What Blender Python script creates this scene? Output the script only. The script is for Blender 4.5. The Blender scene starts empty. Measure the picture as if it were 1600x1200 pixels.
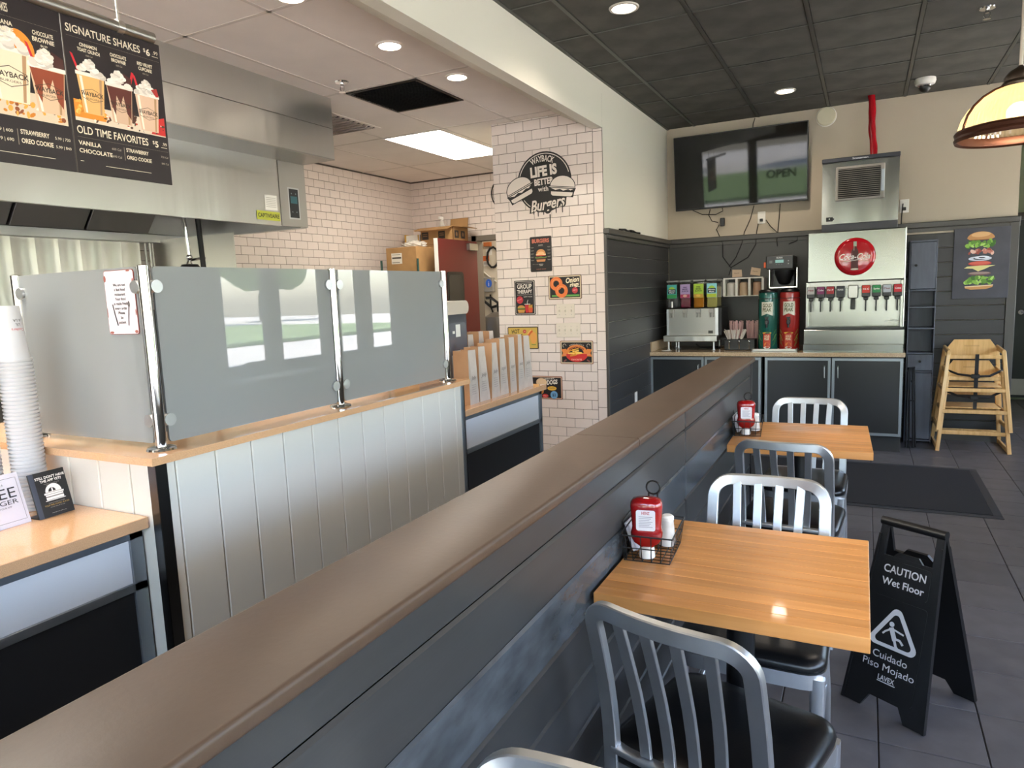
import bpy, bmesh, math, random
from mathutils import Vector, Matrix
R = math.radians
SC = bpy.context.scene
COL = SC.collection
random.seed(7)
# ------------------------------------------------------------------ camera
EYE = Vector((0.0, 0.0, 1.47))
YAW, PITCH, ROLL, FPX = R(27.097), R(-7.432), R(-2.224), 1084.5
_f = Vector((-math.sin(YAW)*math.cos(PITCH), math.cos(YAW)*math.cos(PITCH), math.sin(PITCH)))
_r = Vector((math.cos(YAW), math.sin(YAW), 0)); _u = _r.cross(_f)
RIGHT = _r*math.cos(ROLL)+_u*math.sin(ROLL); UP = -_r*math.sin(ROLL)+_u*math.cos(ROLL); FWD = _f
cd = bpy.data.cameras.new('camera'); cam = bpy.data.objects.new('camera', cd); COL.objects.link(cam)
cam.matrix_world = Matrix(((RIGHT.x,UP.x,-FWD.x,EYE.x),(RIGHT.y,UP.y,-FWD.y,EYE.y),(RIGHT.z,UP.z,-FWD.z,EYE.z),(0,0,0,1)))
cd.sensor_width = 36; cd.lens = FPX/1600*36; cd.clip_start = .02; cd.clip_end = 300
SC.camera = cam
def ray(px, py): return RIGHT*((px-800)/FPX)+UP*(-(py-600)/FPX)+FWD
def ax(px, py, X): d = ray(px,py); return EYE+d*(X/d.x)
def ay(px, py, Y): d = ray(px,py); return EYE+d*(Y/d.y)
def az(px, py, Z): d = ray(px,py); return EYE+d*((Z-EYE.z)/d.z)
# ------------------------------------------------------------------ view, world, sun
SC.view_settings.view_transform = 'Standard'; SC.view_settings.look = 'None'
SC.view_settings.gamma = 1.0; SC.view_settings.use_curve_mapping = False
SC.view_settings.exposure = 0.7
W = bpy.data.worlds.new('world'); SC.world = W; W.use_nodes = True
nt = W.node_tree; nt.nodes.clear()
wo = nt.nodes.new('ShaderNodeOutputWorld'); bg = nt.nodes.new('ShaderNodeBackground')
sky = nt.nodes.new('ShaderNodeTexSky'); sky.sky_type = 'NISHITA'; sky.sun_disc = False
sky.sun_elevation = R(66); sky.sun_rotation = R(120); sky.air_density = 1.0; sky.dust_density = 2.0; sky.ozone_density = 1.0
bg.inputs[1].default_value = 2.3
nt.links.new(sky.outputs[0], bg.inputs[0]); nt.links.new(bg.outputs[0], wo.inputs[0])
sl = bpy.data.lights.new('sun', 'SUN'); sl.energy = 30; sl.angle = R(.6); sl.color = (1,.95,.87)
so = bpy.data.objects.new('sun', sl); COL.objects.link(so)
so.rotation_euler = Vector((-.34,.2,-.92)).to_track_quat('-Z','Y').to_euler()
so.location = (20, -12, 45)
cy = SC.cycles
cy.max_bounces = 10; cy.diffuse_bounces = 6; cy.glossy_bounces = 5; cy.transmission_bounces = 6; cy.transparent_max_bounces = 12
cy.sample_clamp_indirect = 5.0; cy.blur_glossy = 0.4; cy.use_denoising = True; cy.caustics_refractive = False; cy.caustics_reflective = False
XW = 2.30          # inner face of the window wall
YB = 7.30          # back wall
YR = -2.6          # rear window wall, behind the camera
XK = -5.03         # kitchen far side wall
ZC = 3.06          # dining ceiling
ZK = 2.866         # kitchen ceiling
XH = -1.85         # header face / wainscot wall
for nm, loc, rot, sx, sy in (('window_portal_right',(XW+.12,2.9,1.75),(0,R(90),0),2.1,11.2),('window_portal_rear',(-.7,YR-.12,1.5),(R(-90),0,0),5.8,2.4)):
    l = bpy.data.lights.new(nm,'AREA'); l.shape='RECTANGLE'; l.size=sx; l.size_y=sy; l.cycles.is_portal=True
    o = bpy.data.objects.new(nm,l); COL.objects.link(o); o.location=loc; o.rotation_euler=rot
# ------------------------------------------------------------------ materials
def lin(c):
    if isinstance(c, str):
        c = c.lstrip('#'); c = [int(c[i:i+2],16)/255 for i in (0,2,4)]
    return tuple(x/12.92 if x<=.04045 else ((x+.055)/1.055)**2.4 for x in c)
MATS = {}
def mat(name, col='#808080', rough=.5, metal=0, coat=0, spec=.5, var=0, vscale=6, bump=0, bscale=60, emit=None, estr=0, trans=0, alpha=1, ior=1.45, stretch=None, rand=0, aniso=0, coatr=.05, bdist=.002):
    if name in MATS: return MATS[name]
    m = bpy.data.materials.new(name); m.use_nodes = True; MATS[name] = m
    n = m.node_tree.nodes; L = m.node_tree.links; b = n['Principled BSDF']
    base = lin(col)+(1,)
    b.inputs['Base Color'].default_value = base; b.inputs['Roughness'].default_value = rough
    b.inputs['Metallic'].default_value = metal; b.inputs['Specular IOR Level'].default_value = spec
    b.inputs['Coat Weight'].default_value = coat; b.inputs['Coat Roughness'].default_value = coatr
    b.inputs['Transmission Weight'].default_value = trans; b.inputs['Alpha'].default_value = alpha; b.inputs['IOR'].default_value = ior
    if aniso: b.inputs['Anisotropic'].default_value = aniso
    if emit: b.inputs['Emission Color'].default_value = lin(emit)+(1,); b.inputs['Emission Strength'].default_value = estr
    if var or bump or rand:
        tc = n.new('ShaderNodeTexCoord'); mp = n.new('ShaderNodeMapping'); L.new(tc.outputs['Object'], mp.inputs[0])
        if stretch: mp.inputs['Scale'].default_value = stretch
        col_out = None
        if var:
            t = n.new('ShaderNodeTexNoise'); t.inputs['Scale'].default_value = vscale; t.inputs['Detail'].default_value = 6
            L.new(mp.outputs[0], t.inputs['Vector'])
            cr = n.new('ShaderNodeMapRange'); cr.inputs['From Min'].default_value=.3; cr.inputs['From Max'].default_value=.7
            cr.inputs['To Min'].default_value = 1-var; cr.inputs['To Max'].default_value = 1+var
            L.new(t.outputs[0], cr.inputs[0])
            mx = n.new('ShaderNodeMix'); mx.data_type='RGBA'; mx.blend_type='MULTIPLY'; mx.inputs[0].default_value = 1
            mx.inputs[6].default_value = base; L.new(cr.outputs[0], mx.inputs[7]); col_out = mx.outputs[2]
        if rand:
            oi = n.new('ShaderNodeObjectInfo'); r2 = n.new('ShaderNodeMapRange'); r2.inputs['To Min'].default_value=1-rand; r2.inputs['To Max'].default_value=1+rand
            L.new(oi.outputs['Random'], r2.inputs[0])
            m2 = n.new('ShaderNodeMix'); m2.data_type='RGBA'; m2.blend_type='MULTIPLY'; m2.inputs[0].default_value=1; m2.inputs[6].default_value = base
            if col_out: L.new(col_out, m2.inputs[6])
            L.new(r2.outputs[0], m2.inputs[7]); col_out = m2.outputs[2]
        if col_out: L.new(col_out, b.inputs['Base Color'])
        if bump:
            t = n.new('ShaderNodeTexNoise'); t.inputs['Scale'].default_value = bscale; t.inputs['Detail'].default_value = 4
            L.new(mp.outputs[0], t.inputs['Vector'])
            bp = n.new('ShaderNodeBump'); bp.inputs['Strength'].default_value = bump; bp.inputs['Distance'].default_value = bdist
            L.new(t.outputs[0], bp.inputs['Height']); L.new(bp.outputs[0], b.inputs['Normal'])
    return m
def ink(c, rough=.5):
    k = 'ink_'+c.lstrip('#')+('' if rough==.5 else str(rough)); return mat(k, c, rough)
def speckle(name, c1, c2, scale, rough=.2, coat=.3, amt=.5):
    m = mat(name, c1, rough, coat=coat); n=m.node_tree.nodes; L=m.node_tree.links; b=n['Principled BSDF']
    tc=n.new('ShaderNodeTexCoord'); t=n.new('ShaderNodeTexNoise'); t.inputs['Scale'].default_value=scale; t.inputs['Detail'].default_value=3
    L.new(tc.outputs['Object'],t.inputs['Vector']); cr=n.new('ShaderNodeValToRGB')
    cr.color_ramp.elements[0].position=.36; cr.color_ramp.elements[0].color=lin(c2)+(1,); cr.color_ramp.elements[1].position=.6; cr.color_ramp.elements[1].color=lin(c1)+(1,)
    L.new(t.outputs[0],cr.inputs[0]); L.new(cr.outputs[0],b.inputs['Base Color']); return m
def thin_glass(name, tint=(1,1,1), refl=1.0):
    m = bpy.data.materials.new(name); m.use_nodes=True; MATS[name]=m; n=m.node_tree.nodes; L=m.node_tree.links; n.clear()
    o=n.new('ShaderNodeOutputMaterial'); mx=n.new('ShaderNodeMixShader'); tr=n.new('ShaderNodeBsdfTransparent'); gl=n.new('ShaderNodeBsdfGlossy'); fr=n.new('ShaderNodeFresnel')
    tr.inputs[0].default_value=tint+(1,); gl.inputs['Roughness'].default_value=.02
    ge=n.new('ShaderNodeNewGeometry'); mr=n.new('ShaderNodeMapRange'); mr.inputs['To Min'].default_value=1.45; mr.inputs['To Max'].default_value=1/1.45; L.new(ge.outputs['Backfacing'],mr.inputs[0]); L.new(mr.outputs[0],fr.inputs[0])
    L.new(fr.outputs[0],mx.inputs[0]); L.new(tr.outputs[0],mx.inputs[1]); L.new(gl.outputs[0],mx.inputs[2]); L.new(mx.outputs[0],o.inputs[0]); return m
def frosted(name, col):
    m = bpy.data.materials.new(name); m.use_nodes=True; MATS[name]=m; n=m.node_tree.nodes; L=m.node_tree.links; n.clear()
    o=n.new('ShaderNodeOutputMaterial'); mx=n.new('ShaderNodeMixShader'); df=n.new('ShaderNodeBsdfDiffuse'); tl=n.new('ShaderNodeBsdfTranslucent')
    df.inputs[0].default_value=lin(col)+(1,); tl.inputs[0].default_value=lin(col)+(1,); mx.inputs[0].default_value=.55
    m2=n.new('ShaderNodeMixShader'); gl=n.new('ShaderNodeBsdfGlossy'); gl.inputs['Roughness'].default_value=.015; fr=n.new('ShaderNodeFresnel'); fr.inputs[0].default_value=1.75
    L.new(df.outputs[0],mx.inputs[1]); L.new(tl.outputs[0],mx.inputs[2]); L.new(fr.outputs[0],m2.inputs[0]); L.new(mx.outputs[0],m2.inputs[1]); L.new(gl.outputs[0],m2.inputs[2]); L.new(m2.outputs[0],o.inputs[0]); return m
def wood(name, c1, c2, rough=.32, axis=0, coat=.35, rand=.12):
    m = mat(name, c1, rough, coat=coat); n=m.node_tree.nodes; L=m.node_tree.links; b=n['Principled BSDF']
    tc=n.new('ShaderNodeTexCoord'); mp=n.new('ShaderNodeMapping'); sc=[38,38,38]; sc[axis]=2.2; mp.inputs['Scale'].default_value=sc
    oi=n.new('ShaderNodeObjectInfo'); va=n.new('ShaderNodeVectorMath'); va.operation='ADD'; cx=n.new('ShaderNodeCombineXYZ')
    mu=n.new('ShaderNodeMath'); mu.operation='MULTIPLY'; mu.inputs[1].default_value=31; L.new(oi.outputs['Random'],mu.inputs[0]); L.new(mu.outputs[0],cx.inputs[0]); L.new(mu.outputs[0],cx.inputs[1])
    L.new(tc.outputs['Object'],mp.inputs[0]); L.new(mp.outputs[0],va.inputs[0]); L.new(cx.outputs[0],va.inputs[1])
    t=n.new('ShaderNodeTexNoise'); t.inputs['Scale'].default_value=1.0; t.inputs['Detail'].default_value=5; L.new(va.outputs[0],t.inputs['Vector'])
    cr=n.new('ShaderNodeValToRGB'); cr.color_ramp.elements[0].position=.32; cr.color_ramp.elements[0].color=lin(c2)+(1,); cr.color_ramp.elements[1].position=.62; cr.color_ramp.elements[1].color=lin(c1)+(1,)
    L.new(t.outputs[0],cr.inputs[0]); r2=n.new('ShaderNodeMapRange'); r2.inputs['To Min'].default_value=1-rand; r2.inputs['To Max'].default_value=1+rand*.6; L.new(oi.outputs['Random'],r2.inputs[0])
    m2=n.new('ShaderNodeMix'); m2.data_type='RGBA'; m2.blend_type='MULTIPLY'; m2.inputs[0].default_value=1; L.new(cr.outputs[0],m2.inputs[6]); L.new(r2.outputs[0],m2.inputs[7]); L.new(m2.outputs[2],b.inputs['Base Color']); return m
def emis(name, col, s):
    return mat(name, '#ffffff', .5, emit=col, estr=s)
# ------------------------------------------------------------------ mesh helpers
class MB:
    def __init__(s, off=None): s.v=[]; s.f=[]; s.m=[]; s.off=Vector(off) if off is not None else Vector((0,0,0)); s.M=None
    def _add(s, vs, fs, m=0):
        k=len(s.v)
        for p in vs:
            p=Vector(p)
            if s.M is not None: p=s.M@p
            s.v.append(p-s.off)
        for f in fs: s.f.append(tuple(i+k for i in f)); s.m.append(m)
        return s
    def box(s, x0,x1,y0,y1,z0,z1, ch=0, m=0, T=None):
        x0,x1=sorted((x0,x1)); y0,y1=sorted((y0,y1)); z0,z1=sorted((z0,z1))
        c=Vector(((x0+x1)/2,(y0+y1)/2,(z0+z1)/2)); h=Vector(((x1-x0)/2,(y1-y0)/2,(z1-z0)/2))
        if ch<=0:
            vs=[Vector((c.x+h.x*a,c.y+h.y*b,c.z+h.z*d)) for a in(-1,1) for b in(-1,1) for d in(-1,1)]
            fs=[(0,1,3,2),(4,6,7,5),(0,4,5,1),(2,3,7,6),(0,2,6,4),(1,5,7,3)]
        else:
            ch=min(ch,h.x*.95,h.y*.95,h.z*.95)
            vs=[]; idx={}
            for a in(-1,1):
                for b in(-1,1):
                    for d in(-1,1):
                        for k in range(3):
                            o=[h.x-ch,h.y-ch,h.z-ch]; o[k]=h[k]; idx[(a,b,d,k)]=len(vs); vs.append(Vector((c.x+a*o[0],c.y+b*o[1],c.z+d*o[2])))
            fs=[]
            for sg in(-1,1):
                fs.append([idx[(sg,b,d,0)] for b,d in((-1,-1),(1,-1),(1,1),(-1,1))])
                fs.append([idx[(a,sg,d,1)] for a,d in((-1,-1),(1,-1),(1,1),(-1,1))])
                fs.append([idx[(a,b,sg,2)] for a,b in((-1,-1),(1,-1),(1,1),(-1,1))])
            for p in(-1,1):
                for q in(-1,1):
                    fs.append([idx[(p,q,-1,0)],idx[(p,q,1,0)],idx[(p,q,1,1)],idx[(p,q,-1,1)]])
                    fs.append([idx[(p,-1,q,0)],idx[(p,1,q,0)],idx[(p,1,q,2)],idx[(p,-1,q,2)]])
                    fs.append([idx[(-1,p,q,1)],idx[(1,p,q,1)],idx[(1,p,q,2)],idx[(-1,p,q,2)]])
            for a in(-1,1):
                for b in(-1,1):
                    for d in(-1,1): fs.append([idx[(a,b,d,k)] for k in range(3)])
        if T is not None: vs=[T@v for v in vs]
        return s._add(vs,fs,m)
    def cbox(s, c, size, ch=0, m=0, T=None):
        return s.box(c[0]-size[0]/2,c[0]+size[0]/2,c[1]-size[1]/2,c[1]+size[1]/2,c[2]-size[2]/2,c[2]+size[2]/2,ch,m,T)
    def cyl(s, p0,p1,r0,r1=None,n=16,caps=True,m=0):
        p0=Vector(p0);p1=Vector(p1); r1=r0 if r1 is None else r1
        d=(p1-p0).normalized(); a=d.orthogonal().normalized(); b=d.cross(a)
        vs=[p0+(a*math.cos(t)+b*math.sin(t))*r0 for t in [2*math.pi*i/n for i in range(n)]]+[p1+(a*math.cos(t)+b*math.sin(t))*r1 for t in [2*math.pi*i/n for i in range(n)]]
        fs=[(i,(i+1)%n,n+(i+1)%n,n+i) for i in range(n)]
        if caps: fs+= [tuple(range(n)),tuple(range(n,2*n))]
        return s._add(vs,fs,m)
    def sweep(s, path, prof, ref=(0,0,1), closed=False, m=0, caps=True, scales=None):
        P=[Vector(p) for p in path]; N=len(P); k=len(prof); vs=[]; fs=[]; ref=Vector(ref)
        for i,p in enumerate(P):
            a=P[i-1] if (i>0 or closed) else p; b=P[(i+1)%N] if (i<N-1 or closed) else p
            t=(b-a).normalized(); x=t.cross(ref)
            if x.length<1e-4: x=t.orthogonal()
            x.normalize(); y=x.cross(t).normalized(); sc=scales[i] if scales else 1
            for q in prof: vs.append(p+x*q[0]*sc+y*q[1]*sc)
        for i in range(N if closed else N-1):
            j=(i+1)%N
            for q in range(k): fs.append((i*k+q,i*k+(q+1)%k,j*k+(q+1)%k,j*k+q))
        if caps and not closed: fs+=[tuple(range(k)),tuple(range((N-1)*k,N*k))]
        return s._add(vs,fs,m)
    def tube(s, path, r, n=8, closed=False, m=0, ref=(0.13,.21,.97)):
        return s.sweep(path,[(r*math.cos(2*math.pi*i/n),r*math.sin(2*math.pi*i/n)) for i in range(n)],ref,closed,m)
    def lathe(s, prof, n=24, c=(0,0,0), m=0, T=None, capb=False, capt=False):
        c=Vector(c); vs=[]; fs=[]; k=len(prof)
        for i in range(n):
            t=2*math.pi*i/n
            for r,z in prof: vs.append(Vector((r*math.cos(t),r*math.sin(t),z)))
        for i in range(n):
            j=(i+1)%n
            for q in range(k-1): fs.append((i*k+q,j*k+q,j*k+q+1,i*k+q+1))
        if capb: fs.append(tuple(i*k for i in range(n)))
        if capt: fs.append(tuple(i*k+k-1 for i in range(n)))
        if T is not None: vs=[T@v for v in vs]
        return s._add([v+c for v in vs],fs,m)
    def prism(s, poly, o,u,v,n, d0,d1, m=0):
        o=Vector(o);u=Vector(u);v=Vector(v);n=Vector(n); k=len(poly)
        vs=[o+u*a+v*b+n*d0 for a,b in poly]+[o+u*a+v*b+n*d1 for a,b in poly]
        fs=[tuple(range(k)),tuple(range(k,2*k))]+[(i,(i+1)%k,k+(i+1)%k,k+i) for i in range(k)]
        return s._add(vs,fs,m)
    def ball(s, c, r, nu=16, nv=10, m=0, sc=(1,1,1)):
        pr=[(math.sin(math.pi*i/nv)*r,-math.cos(math.pi*i/nv)*r) for i in range(nv+1)]; pr[0]=(1e-4,-r); pr[-1]=(1e-4,r)
        T=Matrix.Diagonal((sc[0],sc[1],sc[2],1)); return s.lathe(pr,nu,c,m,T,True,True)
    def mesh(s, name, mats, smooth=38):
        me=bpy.data.meshes.new(name); me.from_pydata([tuple(v) for v in s.v],[],s.f)
        for k in (mats if isinstance(mats,(list,tuple)) else [mats]): me.materials.append(k)
        me.polygons.foreach_set('material_index', s.m)
        bm=bmesh.new(); bm.from_mesh(me); bmesh.ops.recalc_face_normals(bm,faces=bm.faces); bm.to_mesh(me); bm.free()
        if smooth:
            me.polygons.foreach_set('use_smooth',[True]*len(me.polygons)); me.set_sharp_from_angle(angle=R(smooth))
        me.update(); return me
    def build(s, name, mats, parent=None, smooth=38):
        return link(name, s.mesh(name,mats,smooth), parent)
def link(name, data, parent=None, loc=None, rot=None):
    o=bpy.data.objects.new(name,data); COL.objects.link(o); o.parent=parent
    if loc is not None: o.location=loc
    if rot is not None: o.rotation_euler=rot
    return o
def thing(name,label,cat,loc=(0,0,0),rz=0,group=None):
    o=link(name,None,None,loc,(0,0,rz)); o.empty_display_size=.05; return tag(o,label,cat,group)
def tag(o,label,cat,group=None):
    o['label']=label; o['category']=cat
    if group: o['group']=group
    return o
def struct(o,label=None):
    o['kind']='structure'
    if label: o['label']=label
    return o
def dup(o,parent=None):
    c=o.copy(); COL.objects.link(c); c.parent=parent
    for ch in list(o.children): dup(ch,c)
    return c
def arc(cx,cy,r,a0,a1,n=8): return [(cx+r*math.cos(R(a0+(a1-a0)*i/n)),cy+r*math.sin(R(a0+(a1-a0)*i/n))) for i in range(n+1)]
def rrect(w,h,r,n=4,cx=0,cy=0):
    return arc(cx+w/2-r,cy+h/2-r,r,0,90,n)+arc(cx-w/2+r,cy+h/2-r,r,90,180,n)+arc(cx-w/2+r,cy-h/2+r,r,180,270,n)+arc(cx+w/2-r,cy-h/2+r,r,270,360,n)
_TC={}
def text_geo(t, bold=0, shear=0):
    k=(t,bold,shear)
    if k in _TC: return _TC[k]
    cu=bpy.data.curves.new('txt','FONT'); cu.body=t; cu.size=1; cu.shear=shear; cu.offset=bold; cu.resolution_u=3; cu.fill_mode='FRONT'
    o=bpy.data.objects.new('txt',cu); me=o.to_mesh()
    vs=[(v.co.x,v.co.y) for v in me.vertices]; fs=[tuple(p.vertices) for p in me.polygons]
    o.to_mesh_clear(); bpy.data.objects.remove(o); bpy.data.curves.remove(cu)
    _TC[k]=(vs,fs); return vs,fs
class Print:
    """flat printed design on a surface: origin o, axes u (right) v (up) n (out); u,v in metres"""
    def __init__(s,o,u,v,n,off=None,step=.0005):
        s.o=Vector(o);s.u=Vector(u).normalized();s.v=Vector(v).normalized();s.n=Vector(n).normalized();s.mb=MB(off);s.cols=[];s.k=0;s.step=step;s.warp=None;s.q=[]
    def _m(s,c):
        if c not in s.cols: s.cols.append(c)
        return s.cols.index(c)
    def raw(s,vs,fs,c):
        s.k+=1; s.q.append((vs,fs,s._m(c),s.k)); return s
    def poly(s,pts,c): return s.raw(pts,[tuple(range(len(pts)))],c)
    def rect(s,x0,y0,x1,y1,c): return s.poly([(x0,y0),(x1,y0),(x1,y1),(x0,y1)],c)
    def ell(s,cx,cy,rx,ry,c,a0=0,a1=360,n=24,rot=0):
        p=[(rx*math.cos(R(a0+(a1-a0)*i/n)),ry*math.sin(R(a0+(a1-a0)*i/n))) for i in range(n if a1-a0>=360 else n+1)]
        ca,sa=math.cos(R(rot)),math.sin(R(rot)); return s.poly([(cx+a*ca-b*sa,cy+a*sa+b*ca) for a,b in p],c)
    def ring(s,cx,cy,r0,r1,c,a0=0,a1=360,n=28,ry=1):
        v=[];f=[]
        for i in range(n+1):
            t=R(a0+(a1-a0)*i/n); v+=[(cx+r0*math.cos(t),cy+r0*ry*math.sin(t)),(cx+r1*math.cos(t),cy+r1*ry*math.sin(t))]
        return s.raw(v,[(2*i,2*i+1,2*i+3,2*i+2) for i in range(n)],c)
    def line(s,pts,w,c):
        v=[];f=[]
        for i,(a,b) in enumerate(pts):
            p=pts[max(i-1,0)];q=pts[min(i+1,len(pts)-1)]; dx,dy=q[0]-p[0],q[1]-p[1]; l=math.hypot(dx,dy) or 1; nx,ny=-dy/l*w/2,dx/l*w/2
            v+=[(a+nx,b+ny),(a-nx,b-ny)]
        return s.raw(v,[(2*i,2*i+1,2*i+3,2*i+2) for i in range(len(pts)-1)],c)
    def text(s,t,x,y,h,c,al='c',w=None,bold=0,shear=0,rot=0,curve=None):
        vs,fs=text_geo(t,bold,shear)
        if not vs: return s
        x0=min(a for a,b in vs);x1=max(a for a,b in vs); k=h/.70; kx=k if w is None else w/(x1-x0)
        ox={'l':-x0,'c':-(x0+x1)/2,'r':-x1}[al]; ca,sa=math.cos(R(rot)),math.sin(R(rot)); out=[]
        for a,b in vs:
            a=(a+ox)*kx;b=b*k
            if curve:   # bend over a circle of this radius
                th=a/curve; a,b=(curve+b)*math.sin(th),(curve+b)*math.cos(th)-curve
            out.append((x+a*ca-b*sa,y+a*sa+b*ca))
        return s.raw(out,fs,c)
    def build(s,name,parent):
        st=min(s.step,.0016/max(1,s.k))
        for vs,fs,c,k in s.q:
            d=.0004+st*k
            if s.warp: vs=[s.warp(*p) for p in vs]
            s.mb._add([s.o+s.u*p[0]+s.v*p[1]+s.n*((p[2] if len(p)>2 else 0)+d) for p in vs],fs,c)
        return s.mb.build(name,[ink(c) for c in s.cols],parent,0)
# ------------------------------------------------------------------ shared materials
PLANK=mat('plank_paint','#383737',.38,spec=.4,var=.08,vscale=3,bump=.06,bscale=25,stretch=(1,1,8))
PLANKG=mat('plank_sheen','#565a5f',.2,metal=.3,var=.35,vscale=5,bump=.08,bscale=25,stretch=(1,1.5,4))  # glossier plank row; window reflection put into its lighter colour
CAPM=mat('cap_paint','#513f32',.42,spec=.45,var=.12,vscale=5,bump=.12,bscale=90)
TRIM=mat('trim_paint','#4a4844',.38)
TILE=mat('subway_tile','#ddd0c8',.16,coat=.25,rand=.035); GROUT=mat('tile_grout','#5c544e',.9)
HEADP=mat('header_paint','#dad6c8',.6,bump=.04,bscale=120); BEIGE=mat('beige_paint','#b5a996',.6,bump=.04,bscale=120); GREENP=mat('pale_green_paint','#a8b596',.6)
DCEIL=mat('dark_ceiling_tile','#45443e',.85,var=.35,vscale=4,bump=.25,bscale=220,rand=.12); TEE=mat('ceiling_tee','#484843',.45,metal=.3)
KCEIL=mat('kitchen_ceiling_tile','#efe6de',.75,var=.04,vscale=3,rand=.03); KTEE=mat('kitchen_tee','#d8cec5',.6)
FTILE=mat('floor_tile','#545356',.42,var=.18,vscale=9,bump=.15,bscale=30,rand=.1); FGROUT=mat('floor_grout','#242324',.9)
STEEL=mat('stainless','#cbcac5',.29,metal=1,bump=.6,bscale=2.2,stretch=(1,1,.06),bdist=.03); STEELD=mat('stainless_dull','#a8a6a0',.38,metal=1); CHROME=mat('chrome','#d5d5d5',.08,metal=1)
ALU=mat('brushed_aluminium','#cfd1d3',.38,metal=1,var=.06,vscale=14,bump=.05,bscale=160); ALUF=mat('aluminium_trim','#8f959b',.38,metal=.85)
BLACKP=mat('black_plastic','#101011',.35); BLACKM=mat('black_matte','#0c0c0c',.7); VINYL=mat('black_vinyl','#0d0d0e',.3,bump=.1,bscale=200)
WHITEP=mat('white_plastic','#e6e3dc',.4); WIRE=mat('black_wire','#0a0a0a',.4)
QUARTZ=speckle('quartz','#dcae84','#c39870',620,.14,.5); QEDGE=QUARTZ
CREAM=mat('cream_board','#e2dcd0',.3,coat=.8,coatr=.22); WHITEL=mat('white_laminate','#dfe2e6',.2,coat=.2); DARKL=mat('dark_laminate','#252628',.3,bump=.05,bscale=200)
PAPERC=mat('cardboard','#a98255',.85,var=.1,vscale=8); KRAFT=mat('kraft_paper','#a98260',.8,var=.08,vscale=10); KRAFTW=mat('bag_outside','#b8ada4',.75,var=.08,vscale=12)
MAPLE=wood('maple','#d9995a','#c98848',.36,0,.15,.16); BEECH=wood('beech','#e2b97c','#cfa262',.4,2,.2,.08)
# ------------------------------------------------------------------ floor
fl=struct(MB().box(-5.3,2.75,-2.8,10.1,-.08,-.004).build('floor',FGROUT,None,0),'dark square floor tiles with thin joints')
PX,PY=.3015,.3
tm=MB().box(-PX/2+.002,PX/2-.002,-PY/2+.002,PY/2-.002,-.012,0,.0015).mesh('tile',FTILE,0)
cells=[]; rest=MB()
for i in range(-19,10):
    for j in range(-18,26):
        x=.07+PX*(i+.5); y=2.641+PY*(j+.5)
        if not(-5.2<x<2.7 and -2.7<y<10.0): continue
        vis = (x>-.7 and y>1.6) and (y<7.4 or x>1.0) and x<2.4
        if vis: cells.append((x,y))
        else: rest.box(x-PX/2+.002,x+PX/2-.002,y-PY/2+.002,y+PY/2-.002,-.012,0)
cells.sort(key=lambda c:math.hypot(c[0],c[1]))
for x,y in cells[:300]: link('tile',tm,fl,(x,y,0))
for x,y in cells[300:]: rest.box(x-PX/2+.002,x+PX/2-.002,y-PY/2+.002,y+PY/2-.002,-.012,0)
r_=rest.build('tile_field',FTILE,fl,0); r_['kind']='stuff'
# ------------------------------------------------------------------ dining ceiling
ce=struct(MB().box(-2.0,2.75,-2.8,10.1,ZC+.012,ZC+.25).build('ceiling',BLACKM,None,0),'black suspended ceiling of square panels')
TX,TY=.6125,.6045
cm=MB().box(-TX/2+.013,TX/2-.013,-TY/2+.013,TY/2-.013,0,.012,.003).mesh('ceiling_tile',DCEIL,0)
xs=[-.961+TX*k for k in range(-1,5)]; ys=[4.35+TY*k for k in range(-11,10)]
ex=[XH]+xs+[2.72]; ey=[-2.72]+ys+[10.05]
tee=MB(); narrow=MB(); wide={}
for a,b in zip(ex,ex[1:]):
    for c,d in zip(ey,ey[1:]):
        if abs((b-a)-TX)<.02 and abs((d-c)-TY)<.02: me=cm
        else:
            k=(round(b-a,2),round(d-c,2))
            if k not in wide:
                w,h=b-a,d-c; wide[k]=MB().box(-w/2+.013,w/2-.013,-h/2+.013,h/2-.013,0,.012,.003).mesh('ceiling_tile',DCEIL,0)
            me=wide[k]
        link('ceiling_tile',me,ce,((a+b)/2,(c+d)/2,ZC))
for x in xs: link('ceiling_tee',MB().box(x-.012,x+.012,-2.72,10.05,ZC-.004,ZC+.012).mesh('ceiling_tee',TEE,0),ce)
for y in ys: link('cross_tee',MB().box(XH,2.72,y-.008,y+.008,ZC-.0025,ZC+.012).mesh('cross_tee',TEE,0),ce)
link('edge_angle',MB().box(XH,XH+.022,-2.72,YB,ZC-.006,ZC+.012).mesh('edge_angle',TEE,0),ce)
# ------------------------------------------------------------------ kitchen ceiling
kc=struct(MB().box(-5.2,-2.0,-2.8,7.45,ZK+.012,ZC+.25).build('ceiling_kitchen',KTEE,None,0),'pale kitchen ceiling of long lay-in panels')
kx=[XK,-4.43,-3.82,-3.205,-2.608,-2.05]; ky=[-2.2,-.98,.24,1.455,2.672,3.91,5.17,6.39,7.3]
kw={}
for a,b in zip(kx,kx[1:]):
    for c,d in zip(ky,ky[1:]):
        k=(round(b-a,3),round(d-c,3))
        if k not in kw:
            w,h=b-a,d-c; kw[k]=MB().box(-w/2+.009,w/2-.009,-h/2+.009,h/2-.009,0,.012,.002).mesh('ceiling_tile',KCEIL,0)
        link('ceiling_tile',kw[k],kc,((a+b)/2,(c+d)/2,ZK))
for x in kx[1:-1]: link('ceiling_tee',MB().box(x-.011,x+.011,-2.5,7.3,ZK-.002,ZK+.012).mesh('ceiling_tee',KTEE,0),kc)
for y in ky[1:-1]: link('cross_tee',MB().box(XK,-2.1,y-.011,y+.011,ZK-.002,ZK+.012).mesh('cross_tee',KTEE,0),kc)
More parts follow.
